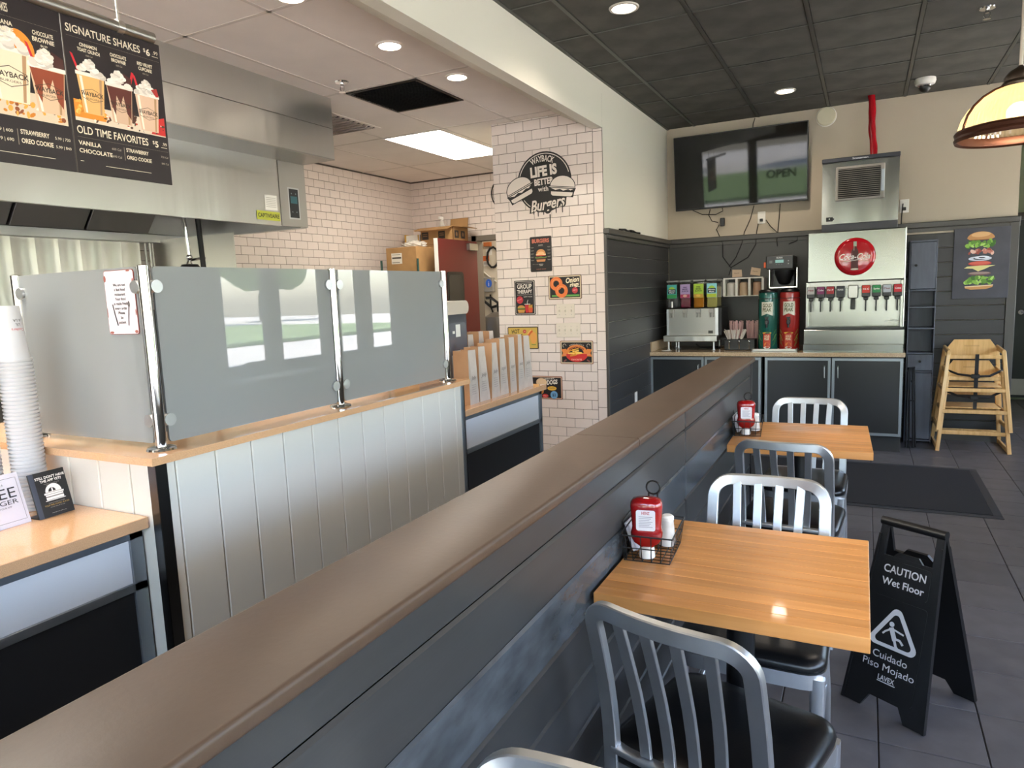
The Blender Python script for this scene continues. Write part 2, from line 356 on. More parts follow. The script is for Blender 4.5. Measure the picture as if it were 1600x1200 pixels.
# ------------------------------------------------------------------ tiles on a wall
def tile_wall(wall, o, u, n, w, z0, z1, phase_z, phase_u, skip=None, keep=None, pu=.1545, pz=.0785):
    """o = point at u=0,z=0 ; tiles proud of the wall along n"""
    o=Vector(o);u=Vector(u);n=Vector(n); full={}; items=[]
    k0=int(math.floor((z0-phase_z)/pz)); k=k0
    while phase_z+k*pz<z1:
        a=max(z0,phase_z+k*pz); b=min(z1,phase_z+(k+1)*pz); k+=1
        if b-a<.012: continue
        s=(phase_u+(pu/2 if k%2 else 0))%pu-pu; 
        while s<w:
            c=max(0,s); d=min(w,s+pu); s+=pu
            if d-c<.012: continue
            if skip and skip((c+d)/2,(a+b)/2): continue
            items.append((c,d,a,b))
    items.sort(key=lambda q:(o+u*(q[0]+q[1])/2+Vector((0,0,(q[2]+q[3])/2))-EYE).length)
    if keep: items.sort(key=lambda q:0 if keep((q[0]+q[1])/2,(q[2]+q[3])/2) else 1)
    T=Matrix((( u.x,n.x,0,0),(u.y,n.y,0,0),(0,0,1,0),(0,0,0,1)))
    rest=MB(); nr=0
    for i,(c,d,a,b) in enumerate(items):
        ctr=o+u*(c+d)/2+Vector((0,0,(a+b)/2))
        if i<300:
            key=(round(d-c,3),round(b-a,3))
            if key not in full: full[key]=MB().box(-(d-c)/2+.0016,(d-c)/2-.0016,0,.007,-(b-a)/2+.0016,(b-a)/2-.0016,.0015,T=T).mesh('tile',TILE,0)
            link('tile',full[key],wall,ctr)
        else:
            rest.box(-(d-c)/2+.0016,(d-c)/2-.0016,0,.007,-(b-a)/2+.0016,(b-a)/2-.0016,T=Matrix.Translation(ctr)@T); nr+=1
    if nr: x=rest.build('tile_field',TILE,wall,0); x['kind']='stuff'
# ------------------------------------------------------------------ walls
def plank_wall(wall,o,u,n,w,zs,name='plank',mt=None,th=.012,gloss=None,ch=.0045):
    o=Vector(o);u=Vector(u);n=Vector(n); T=Matrix(((u.x,n.x,0,0),(u.y,n.y,0,0),(0,0,1,0),(0,0,0,1))); c={}
    for i,(a,b) in enumerate(zip(zs,zs[1:])):
        k=(round(b-a,3),i==gloss)
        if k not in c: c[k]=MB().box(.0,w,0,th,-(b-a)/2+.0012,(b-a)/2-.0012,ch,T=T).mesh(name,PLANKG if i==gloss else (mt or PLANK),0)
        link(name,c[k],wall,o+Vector((0,0,(a+b)/2)))
# back wall, dining side
wb=struct(MB().box(-1.86,1.13,YB,YB+.12,0,ZC+.1).build('wall_back',BEIGE,None,0),'beige wall above dark boarding with the screen')
plank_wall(wb,(.30,YB,0),(1,0,0),(0,-1,0),.775,[.0]+[.0575+.1283*k for k in range(15)])
link('backsplash_panel',MB().box(-1.838,.30,YB-.008,YB,.86,1.905).mesh('backsplash_panel',mat('dark_panel','#3d3c3a',.4,var=.06,vscale=4),0),wb)
link('corner_trim',MB().box(1.075,1.145,YB-.02,YB,0,1.905,.003).mesh('corner_trim',TRIM,0),wb)
link('chair_rail',MB().box(-1.84,1.15,YB-.035,YB,1.905,1.955,.006).box(-1.84,1.15,YB-.016,YB,1.87,1.905,.003).mesh('chair_rail',TRIM,0),wb)
# block between kitchen and drinks corner
wp=struct(MB().box(-2.815,XH,5.312,YB,0,ZC+.1).build('wall_pillar',HEADP,None,0),'white tiled wall end beside the drinks corner')
link('grout_bed',MB().box(-2.815,XH,5.308,5.3125,0,ZK+.1).mesh('grout_bed',GROUT,0),wp)
tile_wall(wp,(-2.815,5.309,0),(1,0,0),(0,-1,0),.887,.1,2.866,2.538-.0785*31,.06)
em={}
for k in range(18):
    z=2.69-.155*k
    zt=2.712 if k==0 else z+.155
    if z<.1: break
    h=zt-z
    if round(h,3) not in em: em[round(h,3)]=MB().box(-.0365,.0365,-.007,0,-h/2+.0016,h/2-.0016,.0015).mesh('edge_tile',TILE,0)
    link('edge_tile',em[round(h,3)],wp,(-1.8895,5.309,(z+zt)/2))
plank_wall(wp,(XH,5.325,0),(0,1,0),(1,0,0),1.95,[.0]+[.0165+.1325*k for k in range(15)])
link('corner_trim',MB().box(XH-.002,XH+.02,5.30,5.325,0,1.9,.002).mesh('corner_trim',TRIM,0),wp)
link('chair_rail',MB().box(XH-.01,XH+.045,5.30,YB,1.905,1.95,.006).box(XH,XH+.025,5.32,YB,1.872,1.905,.003).mesh('chair_rail',TRIM,0),wp)
# header over the counter
struct(MB().prism([(XH,2.713),(-1.93,2.713),(-2.222,2.868),(-2.222,ZC+.1),(XH,ZC+.1)],(0,0,0),(1,0,0),(0,0,1),(0,1,0),-2.7,5.312).build('wall_header',HEADP,None,0),'pale painted beam above the counter')
# kitchen walls
wl=struct(MB().box(XK-.12,XK,-2.7,YB+.1,0,ZC).build('wall_left',GROUT,None,0),'white tiled kitchen side wall')
tile_wall(wl,(XK,3.55,0),(0,1,0),(1,0,0),YB-3.55,1.45,2.862,2.538-.0785*30,.02)
wk=struct(MB().box(XK-.1,-4.16,YB,YB+.12,0,ZC).box(-4.16,-3.1,YB,YB+.12,2.1,ZC).box(-3.1,-2.8,YB,YB+.12,0,ZC).build('wall_kitchen_back',GROUT,None,0),'white tiled kitchen end wall around the red door')
tile_wall(wk,(XK,YB,0),(1,0,0),(0,-1,0),2.21,1.5,2.862,2.538-.0785*30,.04,skip=lambda u,z:(.83<u and z<2.18))
# hallway
struct(MB().box(1.01,1.13,YB+.12,9.9,0,ZC).build('wall_hall_left',BEIGE,None,0)); 
struct(MB().box(1.0,2.46,9.9,10.02,0,ZC).build('wall_hall_end',GREENP,None,0),'pale green hallway end wall')
# right wall with windows
WIN=[(-2.2,-1.2),(-1.05,-.05),(.1,1.1),(1.25,2.25),(2.4,3.4),(5.13,5.80),(5.93,6.72),(6.96,7.43),(7.60,8.20)]
ZS,ZT=.76,2.62
w=MB().box(XW,XW+.15,YR-.15,9.9,0,ZS).box(XW,XW+.15,YR-.15,9.9,ZT,ZC+.1)
e=[YR-.15]+[q for a in WIN for q in a]+[9.9]
for i in range(0,len(e),2): w.box(XW,XW+.15,e[i],e[i+1],ZS,ZT)
struct(w.build('wall_right',BEIGE,None,0),'beige window wall')
struct(MB().box(XW+.15,XW+1.65,YR-1.3,10.0,2.72,2.9).build('ceiling_added_canopy_right',mat('added_canopy','#b8b2a6',.7),None,0)); struct(MB().box(XK,XW+.15,YR-1.3,YR-.15,2.72,2.9).build('ceiling_added_canopy_rear',mat('added_canopy'),None,0))  # unseen overhangs added outside to cut the high sky light
FRAMEM=mat('window_frame_bronze','#2a2826',.4,metal=.4); PANE=thin_glass('window_glass',(.95,.95,.95))
def window(n,p0,p1,z0,z1,axis):
    """axis 'y': plane x=p const"""
    (x0,y0),(x1,y1)=p0,p1; fr=MB(); t=.045
    def bx(a0,a1,c0,c1):
        if axis=='y': fr.box(x0+.03,x0+.11,a0,a1,c0,c1,.003)
        else: fr.box(a0,a1,y0-.11,y0-.03,c0,c1,.003)
    a,b=(y0,y1) if axis=='y' else (x0,x1)
    bx(a,b,z0,z0+t); bx(a,b,z1-t,z1); bx(a,a+t,z0+t,z1-t); bx(b-t,b,z0+t,z1-t)
    o=struct(fr.build('window_%d'%n,FRAMEM,None,0))
    g=MB()
    if axis=='y': g.box(x0+.066,x0+.074,a+t,b-t,z0+t,z1-t)
    else: g.box(a+t,b-t,y0-.074,y0-.066,z0+t,z1-t)
    g.build('pane',PANE,o,0); return o
n=1
for a,b in WIN: window(n,(XW,a),(XW,b),ZS,ZT,'y'); n+=1
RW=[(-3.5,-2.4),(-2.3,-1.15),(-1.05,.1),(.2,1.2),(1.3,2.15)]
w=MB().box(XK,XW+.15,YR-.15,YR,0,.35).box(XK,XW+.15,YR-.15,YR,ZT,ZC+.1); e=[XK]+[q for a in RW for q in a]+[XW+.15]
for i in range(0,len(e),2): w.box(e[i],e[i+1],YR-.15,YR,.35,ZT)
struct(w.build('wall_rear',BEIGE,None,0),'rear window wall')
for a,b in RW:
    o=window(n,(a,YR),(b,YR),.35,ZT,'x'); n+=1
    if a==-2.3:
        p=Print((-1.75,YR-.06,1.75),(1,0,0),(0,0,1),(0,1,0)); p.text('OPEN',0,0,.17,'#1a1a1a',bold=.03); p.build('lettering',o)
# trims
struct(MB().box(XH,XH+.02,5.325,6.55,0,.1,.003).build('baseboard_left',TRIM,None,0))
struct(MB().box(.30,1.13,YB-.018,YB-.012,0,.1).build('baseboard_back',TRIM,None,0))
# ------------------------------------------------------------------ outdoors (seen in reflections)
CONC=mat('concrete_paving','#b8b3aa',.9,var=.08,vscale=.8); GRASS=mat('lawn_grass','#64784a',.95,var=.3,vscale=4)
struct(MB().box(-60,90,-80,60,-.4,-.12).build('ground',CONC,None,0),'pale concrete paving outside the windows')
def lawn(x0,x1,y0,y1):
    return MB().prism(rrect(x1-x0,y1-y0,min(2,(x1-x0)/3),4,(x0+x1)/2,(y0+y1)/2),(0,0,0),(1,0,0),(0,1,0),(0,0,1),-.12,.03).build('lawn',GRASS,None,0)
for a,lb in (((17,34,-24,34),'broad mown lawn beyond the side windows'),((12,14.2,4,9),'small lawn island on the paving'),((-34,9,-34,-17),'mown lawn beyond the rear windows')): o=lawn(*a); o['label']=lb; o['category']='lawn'; o['kind']='stuff'
LEAF=mat('tree_leaf','#56703c',.85,var=.5,vscale=5,bump=1,bscale=4); BARK=mat('tree_bark','#5a4634',.9)
def crown_mesh(seed):
    rnd=random.Random(seed); bm=bmesh.new()
    for k in range(9):
        m=bmesh.ops.create_icosphere(bm,subdivisions=3,radius=rnd.uniform(.8,1.3)); c=Vector((rnd.uniform(-1,1),rnd.uniform(-1,1),rnd.uniform(-.8,1.0)))
        for v in m['verts']: v.co*= 1+.12*math.sin(v.co.x*9+k)*math.sin(v.co.y*8)*math.sin(v.co.z*10); v.co+=c
    me=bpy.data.meshes.new('crown'); bm.to_mesh(me); bm.free(); me.materials.append(LEAF); return me
crowns=[crown_mesh(s) for s in (1,2,3)]
trunk=MB().cyl((0,0,0),(0,0,2.4),.16,.11,10).mesh('trunk',BARK)
TREES=[(44,-24+11.5*k,2.0+.25*((k*7)%3)) for k in range(7)]+[(-26+13*k,-44,2.1+.2*(k%3)) for k in range(4)]
for i,(x,y,s) in enumerate(TREES):
    t=thing('tree','leafy green tree in the row beyond the lawn','tree',(x,y,-.12),i*1.3,'trees outside the windows')
    link('trunk',trunk,t,(0,0,0)); o=link('crown',crowns[i%3],t,(0,0,2.2+s*1.9)); o.scale=(s,s,s*1.0)
# ------------------------------------------------------------------ low partition wall
lw=struct(MB().box(-.735,-.59,-2.6,4.13,0,1.03).build('wall_low',PLANK,None,0),'charcoal boarded half wall with a flat cap')
gz=[0,.04,.17,.30,.43,.56,.69,.82,.95,1.03]
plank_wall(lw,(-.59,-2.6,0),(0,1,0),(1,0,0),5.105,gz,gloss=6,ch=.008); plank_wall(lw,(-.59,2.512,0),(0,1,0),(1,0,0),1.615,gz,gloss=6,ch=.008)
plank_wall(lw,(-.735,-2.6,0),(0,1,0),(-1,0,0),6.73,gz)
for y0,y1 in ((-2.6,1.863),(1.866,4.165)):
    p=rrect(.199,.026,.008,3); b=MB(); b.sweep([(-.6575,y0,1.040),(-.6575,y1,1.040)],p,(0,0,1)); b.build('wall_cap',CAPM,lw,30)
MB().box(-.745,-.57,4.128,4.142,0,1.03,.002).build('end_board',PLANK,lw,0)
# ------------------------------------------------------------------ boarded counter wall with ledge and glass screen
cw=struct(MB().box(-2.02,-1.80,1.265,2.95,0,1.03).box(-2.9,-2.02,1.265,1.45,0,1.03).build('wall_counter',CREAM,None,0),'cream boarded counter wall')
bme=MB().box(0,.010,.0014,.1414-.0014,0,1.03,.003).mesh('board',CREAM,0)
y=1.3175
link('board',MB().box(0,.010,.0,.062-.0014,0,1.03,.003).mesh('board',CREAM,0),cw,(-1.80,1.256,0))
for k in range(11): link('board',bme,cw,(-1.80,1.3185+.1418*k,0))
link('board',MB().box(0,.010,.0014,.07,0,1.03,.003).mesh('board',CREAM,0),cw,(-1.80,1.3185+.1418*11,0))
bmx=MB().box(-.144,-.0028,-.010,0,0,1.03,.003).mesh('board',CREAM,0)
for k in range(6): link('board',bmx,cw,(-1.912-.1455*k,1.265,0))
link('board',MB().box(-.118,0,-.010,0,0,1.03,.003).mesh('board',CREAM,0),cw,(-1.79,1.265,0))
link('corner_strip',MB().box(-1.822,-1.787,1.2515,1.2545,0,1.029).box(-1.7895,-1.7865,1.2515,1.287,0,1.029).mesh('corner_strip',mat('dark_steel_strip','#6a6a6a',.25,metal=1),0),cw)
link('end_trim',MB().box(-1.86,-1.785,2.95,2.962,0,1.03,.002).box(-1.83,-1.785,2.93,2.962,0,1.03,.002).mesh('end_trim',ALUF,0),cw)
L=[(-1.757,1.222),(-1.757,2.975),(-2.08,2.975),(-2.08,1.52),(-2.95,1.52),(-2.95,1.222)]
lb=MB().prism(L,(0,0,0),(1,0,0),(0,1,0),(0,0,1),1.0305,1.053)
tag(lb.build('counter_ledge',QUARTZ,None,0),'speckled tan stone ledge under the frosted glass screens','ledge')
GLASSF=frosted('frosted_glass','#c2c6c6')
def post(x,y,label,dirs,base=True):
    t=thing('screen_post',label,'post',(x,y,1.053),0,'steel posts of the glass screens')
    MB().cyl((0,0,.004),(0,0,.53),.0165,n=20).build('tube',CHROME,t)
    MB().lathe([(.001,.009),(.03,.009),(.04,.006),(.042,0)],24,capb=False).build('base_flange',CHROME,t)
    MB().lathe([(.0165,.53),(.0165,.536),(.012,.539),(.001,.54)],20).build('end_cap',CHROME,t)
    for dx,dy in dirs:
        for z in (.085,.477):
            n=Vector((dy,-dx,0)); c=Vector((dx*.03,dy*.03,z)); b=MB()
            b.cyl(c-n*.013,c+n*.013,.019,n=18).build('clamp',ALU,t)
            b=MB(); b.box(-.006,.006,-.006,.006,-.012,.012,T=Matrix.Translation(Vector((dx*.018,dy*.018,z)))).build('clamp_arm',CHROME,t)
    return t
XP=-1.846
post(XP,1.32,'polished steel corner post joining two frosted glass screens',[(0,1),(-1,0)])
post(XP,2.112,'polished steel post between the two long frosted glass screens',[(0,1),(0,-1)])
post(XP,2.91,'polished steel post at the ledge end beside the paper bags',[(0,-1)])
post(-2.485,1.32,'polished steel post behind the stacked cups',[(1,0)])
def pane(label,a,b):
    a=Vector(a);b=Vector(b); u=(b-a).normalized(); n=Vector((u.y,-u.x,0)); w=(b-a).length
    m=MB().prism(rrect(w,.518,.012,4,w/2,.259),a,u,(0,0,1),n,-.004,.004)
    tag(m.build('glass_screen',GLASSF,None,0),label,'glass screen','frosted glass screens on the ledge')
pane('frosted glass screen behind the cup stacks with a small paper notice',(-2.468,1.32,1.070),(-1.872,1.32,1.070))
pane('longest frosted glass screen, between the corner post and the next post',(XP,1.346,1.070),(XP,2.092,1.070))
pane('frosted glass screen nearest the paper bags',(XP,2.134,1.070),(XP,2.885,1.070))
# notice on the glass
t=thing('notice','small white notice with rust red edge fixed on glass screen','notice',(-1.95,1.312,1.395))
MB(t.location).prism(rrect(.137,.188,.008,3,-1.95,1.488),(0,1.316,0),(1,0,0),(0,0,1),(0,-1,0),.0005,.0025).build('plate',ink('#8c4238'),t,0)
p=Print((-1.95,1.3135,1.488),(1,0,0),(0,0,1),(0,-1,0),t.location); p.poly(rrect(.1335,.1845,.007,3),'#dcd3d8')
for a,b,c_,d in ((-.064,.07,.012,.02),(.062,.055,.008,.03),(-.055,-.088,.02,.008),(.058,-.086,.016,.01),(.064,-.03,.005,.02),(.045,.09,.02,.005),(-.065,-.03,.004,.03)): p.ell(a,b,c_/2,d/2,'#9a5a50',n=7)
for i,s in enumerate(['We are not','a fast food','restaurant','Your food','is made fresh','every order','Please','be','patient']): p.text(s,0,.047-.0136*i,.0082,'#3a3634',bold=.015)
p.line([(-.038,-.005),(-.03,-.04),(-.022,-.068)],.004,'#2a2626'); p.line([(.036,-.01),(.03,-.045),(.027,-.068)],.0035,'#2a2626'); p.ell(.0365,-.006,.005,.009,'#6a6464')
p.build('printing',t)
# ------------------------------------------------------------------ order counter
def counter(name,label,x1,x0,y0,y1,top,th,right_leg=True,grp=None,white=.13):
    t=thing(name,label,'counter',((x0+x1)/2,(y0+y1)/2,0)); O=t.location; xf=x1-.035
    MB(O).box(x0,x1,y0,y1,top-th,top,.002).build('worktop',QUARTZ,t,0)
    MB(O).box(x0+.02,xf-.02,y0+.005,y1-.005,.08,top-th).build('carcass',DARKL,t,0)
    MB(O).box(xf-.02,xf-.008,y0+.03,y1-.04,top-th-.03-white,top-th-.03).build('fascia_panel',WHITEL,t,0)
    MB(O).box(xf-.02,xf-.008,y0+.03,y1-.04,.09,top-th-.055-white).build('front_panel',DARKL,t,0)
    for a,b,c,d in ((y0,y1,top-th-.03,top-th),(y0,y1,top-th-.055-white,top-th-.03-white),(y1-.04,y1,.08,top-th),(y0,y0+.03,.08,top-th)):
        MB(O).box(xf-.02,xf,a,b,c,d,.001).build('frame_rail',ALUF,t,0)
    MB(O).box(x0+.02,xf-.07,y0+.01,y1-.01,0,.08).build('toe_kick',BLACKM,t,0)
    return t
counter('order_counter','low order counter with orange stone top beside the cream boarded wall',-1.84,-2.75,-1.2,1.25,.87,.034)
counter('bag_counter','counter with stone top and pale band carrying paper bags',-1.805,-2.7,2.972,4.01,.888,.034,white=.155)
# ------------------------------------------------------------------ cups
CUPM=mat('cup_white','#c6c3c4',.4)
cupm=MB().lathe([(.029,.165),(.0295,.163),(.0385,.03),(.043,.008),(.0455,.0075),(.0465,.004),(.0455,.0005),(.043,0),(.0425,.004),(.038,.03),(.029,.158),(.001,.158)],28).mesh('cup',CUPM)
cupi=MB().lathe([(.0385,.03),(.0415,.009),(.0455,.008),(.0468,.0045),(.0455,.001),(.0415,0),(.041,.004),(.038,.03)],28).mesh('cup',CUPM)
for si,(x,y,n_) in enumerate(((-2.275,1.176,41),(-2.33,1.082,41))):
    for k in range(n_):
        top=k==n_-1
        o=link('cup',cupm if top else cupi,None,(x,y,.87+.0114*k),(0,0,random.random()*6))
        tag(o,('white paper cup on top of the stack beside the glass post' if si==0 else 'white paper cup on top of the stack farther from the glass post') if top else 'upturned white cup nested in a tall cup stack','cup','nested cups in the tall stacks')
        if top and si==0:
            def wr(a,b,x=x,y=y):
                th=R(8)+a/.034; r=.0335-(b-.085)*.06+.0012; return (r*math.cos(th),r*math.sin(th),b)
            for s,zz,hh,c in (('A LA',.125,.008,'#55504c'),('LIL',.112,.008,'#55504c'),('Coolers',.098,.008,'#c05050')):
                vs,fs=text_geo(s,.01,0); m=MB(); x0=min(v[0] for v in vs); x1=max(v[0] for v in vs); kk=hh/.7
                m._add([wr(-(v[0]-(x0+x1)/2)*kk,zz-v[1]*kk) for v in vs],fs); m.build('lettering',ink(c),o,0); 
            o.rotation_euler=(0,0,0)
# ------------------------------------------------------------------ cards on the order counter
def card(name,label,y0,y1,x,h,tilt,yaw,build,back):
    w=y1-y0; t=thing(name,label,'card',(x,(y0+y1)/2,.87),yaw); T=Matrix.Rotation(R(-tilt),4,'Y')
    MB().box(-.006,0,-w/2,w/2,0.002,h,.001,T=T).build('card_holder',back,t,0)
    MB().box(-.055,0,-w/2,w/2,0,.003,.001).build('card_foot',back,t,0)
    p=Print(T@Vector((.0004,0,h/2)),T.to_3x3()@Vector((0,1,0)),T.to_3x3()@Vector((0,0,1)),T.to_3x3()@Vector((1,0,0))); build(p,w,h); p.build('printing',t)
def c1(p,w,h):
    p.rect(-w/2,-h/2,w/2,h/2,'#1b1b1d'); p.rect(-w/2,-h/2,-w/2+.014,h/2,'#3b4150')
    p.text("STILL DON'T HAVE",.007,.046,.0072,'#ece9e4',bold=.03); p.text('THE APP YET?',.007,.0355,.0072,'#ece9e4',bold=.03)
    p.text('Download now and start earning',.007,.029,.0024,'#a9a5a0'); p.text('points with every order',.007,.025,.0024,'#a9a5a0')
    p.poly([(-.017,.004)]+arc(.007,.004,.024,180,0,12)[1:-1]+[(.031,.004)],'#f0eeea'); p.poly([(-.008,.006)]+arc(.003,.006,.011,180,0,10)[1:-1]+[(.014,.006)],'#1b1b1d'); p.rect(.002,.006,.006,.016,'#f0eeea')
    p.rect(-.022,-.002,.036,.003,'#f0eeea'); p.rect(-.019,-.008,.033,-.003,'#f0eeea'); p.rect(-.017,-.0095,.031,-.0085,'#8a8680'); p.rect(-.019,-.018,.033,-.0105,'#f0eeea'); p.rect(-.023,-.021,.037,-.019,'#f0eeea')
    p.text('Download and sign up for the app',.007,-.0285,.0024,'#a9a5a0'); p.text('YOUR FREE CLASSIC BURGER',.007,-.036,.0048,'#b08f4a',w=.074); p.text('when you make your first order',.007,-.041,.0024,'#a9a5a0'); p.text('www.app order online today',.007,-.058,.0026,'#a9a5a0')
def c2(p,w,h):
    p.rect(-w/2,-h/2,w/2,h/2,'#dbd6e0')
    for a,b,c,d in ((-.055,-.062,.055,-.061),(-.055,.061,.055,.062),(.054,-.062,.055,.062),(-.055,-.062,-.054,.062)): p.rect(a,b,c,d,'#6d6870')
    p.text('ORDER A',.0,.043,.006,'#55515a'); p.text('FREE',-.005,.006,.03,'#2a2730',w=.1); p.text('BURGER',-.005,-.012,.013,'#2a2730',w=.1); p.text('WITH OUR APP',.0,-.022,.0048,'#55515a')
card('promo_card','black app card with a white burger drawing on the stone counter',1.108,1.213,-2.125,.135,14,R(4),c1,BLACKP)
card('promo_card','white card in black holder with large dark capitals on the stone counter',.968,1.094,-2.135,.15,16,R(3),c2,BLACKP)
# ------------------------------------------------------------------ exhaust hood
h=thing('exhaust_hood','large stainless exhaust hood hanging over the kitchen line','hood',(-4.3,2.2,2.0)); O=h.location
y0,y1=-.6,3.97
MB(O).box(-3.367,-3.37,y0,y1,2.452,2.66).box(-5.0,-3.37,y1-.004,y1,2.452,2.66).build('lower_filler_panel',STEEL,h,0)
MB(O).box(-3.365,-3.37,y0,y1,2.663,ZK).box(-5.0,-3.37,y1-.004,y1,2.663,ZK).build('upper_filler_panel',STEEL,h,0)
MB(O).box(-3.66,-3.367,y0,y1,2.448,2.456).build('filler_underside',STEELD,h,0)
MB(O).box(-3.672,-3.66,y0,3.71,2.004,2.456).box(-3.69,-3.658,y0,3.71,2.000,2.006).build('front_panel',STEEL,h,0)
MB(O).box(-3.672,-3.658,3.715,y1,2.004,2.456).build('control_panel',STEELD,h,0)
MB(O).box(-5.0,-3.672,y1-.012,y1,2.004,2.456).box(-5.0,-3.672,y1-.06,y1,2.0,2.006).build('end_panel',STEEL,h,0)
MB(O).box(-5.0,-3.672,y0,y1-.012,2.44,2.456).box(-5.02,-5.0,y0,y1,2.03,2.456).build('inner_canopy',STEELD,h,0)
MB(O).box(-5.0,-4.93,y0,y1-.012,1.965,2.03,.004).build('grease_trough',STEEL,h,0)
for k in range(9):
    yb=3.60-.5*k
    if yb-.48<y0: break
    f=MB(O); T=Matrix.Translation(Vector((-4.95,yb-.24,2.05)))@Matrix.Rotation(R(40),4,'Y')
    f.box(0,.03,-.24,.24,0,.48,.003,T=T)
    f.build('baffle_filter',STEELD,h,0)
g=MB(O).cyl((-4.1,3.32,2.2),(-4.1,3.46,2.2),.05,n=18); g.build('light_housing',STEELD,h); MB(O).cyl((-4.1,3.46,2.2),(-4.1,3.58,2.2),.045,.04,n=18).build('light_globe',mat('jar_glass','#d6d2c6',.15),h); MB(O).cyl((-4.1,3.4,2.24),(-4.1,3.4,2.44),.012).build('light_conduit',STEELD,h)
p=Print((-3.658,3.845,2.165),(0,1,0),(0,0,1),(1,0,0),O)
p.rect(-.055,-.11,.055,.11,'#b9bdbd'); p.rect(-.045,-.1,.045,.1,'#15181a'); p.rect(-.032,.0,.032,.05,'#2b5a63'); p.text('+',-.02,.06,.016,'#8fa0a4'); p.text('+',.02,.06,.016,'#8fa0a4'); p.text('^',-.02,-.07,.016,'#8fa0a4'); p.text('^',.02,-.07,.016,'#8fa0a4'); p.build('display',h)
p=Print((-3.658,3.62,2.1),(0,1,0),(0,0,1),(1,0,0),O); p.rect(-.05,.0,.06,.1,'#dcdcd6')
for k in range(6): p.rect(-.04,.02+.012*k,.05,.024+.012*k,'#a9a9a4')
p.build('rating_label',h)
p=Print((-3.658,3.62,2.06),(0,1,0),(0,0,1),(1,0,0),O); p.rect(-.13,-.03,.08,.03,'#a5ac3a'); p.text('CAPTIVEAIRE',-.025,-.012,.026,'#20241a',w=.19,bold=.02); p.build('maker_label',h)
# stainless wall behind the cooking line
SW=mat('stainless_wall','#c4c2ba',.34,metal=1)
ws=[3.56-.1525*k for k in range(22)]
pv=[(.014*(abs(2*i/8-1)**2)-.008,-.1525*i/8) for i in range(9)]
pm=MB()._add([(a,b,z) for a,b in pv for z in (.9,1.965)]+[(-.03,0,.9),(-.03,0,1.965),(-.03,-.1525,.9),(-.03,-.1525,1.965)],[(2*i,2*i+2,2*i+3,2*i+1) for i in range(8)]+[(0,1,19,18),(16,17,21,20)]).mesh('wall_panel',SW,60)
for yv in ws: link('wall_panel',pm,wl,(XK+.035,yv,0))
link('side_panel',MB().box(XK+.01,XK+.9,3.70,3.706,.9,1.99).mesh('side_panel',SW,0),wl)
for k,(yy,xx) in enumerate(((3.60,XK+.05),(3.625,XK+.07),(3.66,XK+.05))):
    tag(MB().cyl((xx,yy,1.2),(xx,yy,2.0),.008,n=8).build('gas_line',STEELD),'thin steel line running down the steel wall','pipe','thin lines under the hood')
t=thing('suppression_pipe','bright drop pipe with nozzle hanging from the hood','pipe',(-3.95,3.22,1.7)); O=t.location
a=ax(287,337,-3.95); b=ax(296,402,-3.95)
MB(O).tube([Vector((a.x,a.y,2.439)),a,b],.011,10).build('pipe',CHROME,t); MB(O).cyl(b,b+Vector((0,-.04,-.08)),.006,n=8).cyl(b,b+Vector((0,.03,-.08)),.006,n=8).build('branch',CHROME,t); MB(O).ball(b,.02).cyl(b+Vector((0,0,-.02)),b+Vector((0,.12,-.0)),.009,n=10).build('fitting',CHROME,t)
c=ax(297,417,-3.95); MB(O).lathe([(.001,.02),(.05,.015),(.06,0),(.055,-.03),(.001,-.03)],20,c).build('nozzle_shroud',BLACKP,t)
a=ax(308.5,340,-3.9); b=ax(318,417,-3.9)
tag(MB().tube([Vector((a.x,a.y,2.439)),a,b,Vector((b.x,b.y,1.2))],.017,10).build('rubber_hose',BLACKM),'black vertical hose beside the hood end','hose')
# ------------------------------------------------------------------ menu boards
XM=-2.45
def menu(label,y0,y1,draw,grp='hanging menu boards'):
    z0,z1=1.945,2.468; t=thing('menu_board',label,'menu board',(XM,(y0+y1)/2,z0)); O=t.location
    MB(O).box(XM-.006,XM,y0,y1,z0,z1,.001).build('board_panel',mat('menu_black','#2a2426',.4),t,0)
    p=Print((XM,(y0+y1)/2,z0),(0,1,0),(0,0,1),(1,0,0),O); draw(p,y1-y0,z1-z0); p.build('printing',t); return t
CR='#e8dcc4'
def dots(p,x0,x1,y):
    k=x0
    while k<x1: p.rect(k,y,k+.0018,y+.0014,'#8f8578'); k+=.0042
def logo(p,cx,cy,w,col='#4a3a2e'):
    h=w*.62; P=[(cx,cy+h*.5),(cx+w*.5,cy+h*.22),(cx+w*.5,cy-h*.22),(cx,cy-h*.5),(cx-w*.5,cy-h*.22),(cx-w*.5,cy+h*.22),(cx,cy+h*.5)]
    p.line(P,w*.022,col); return P
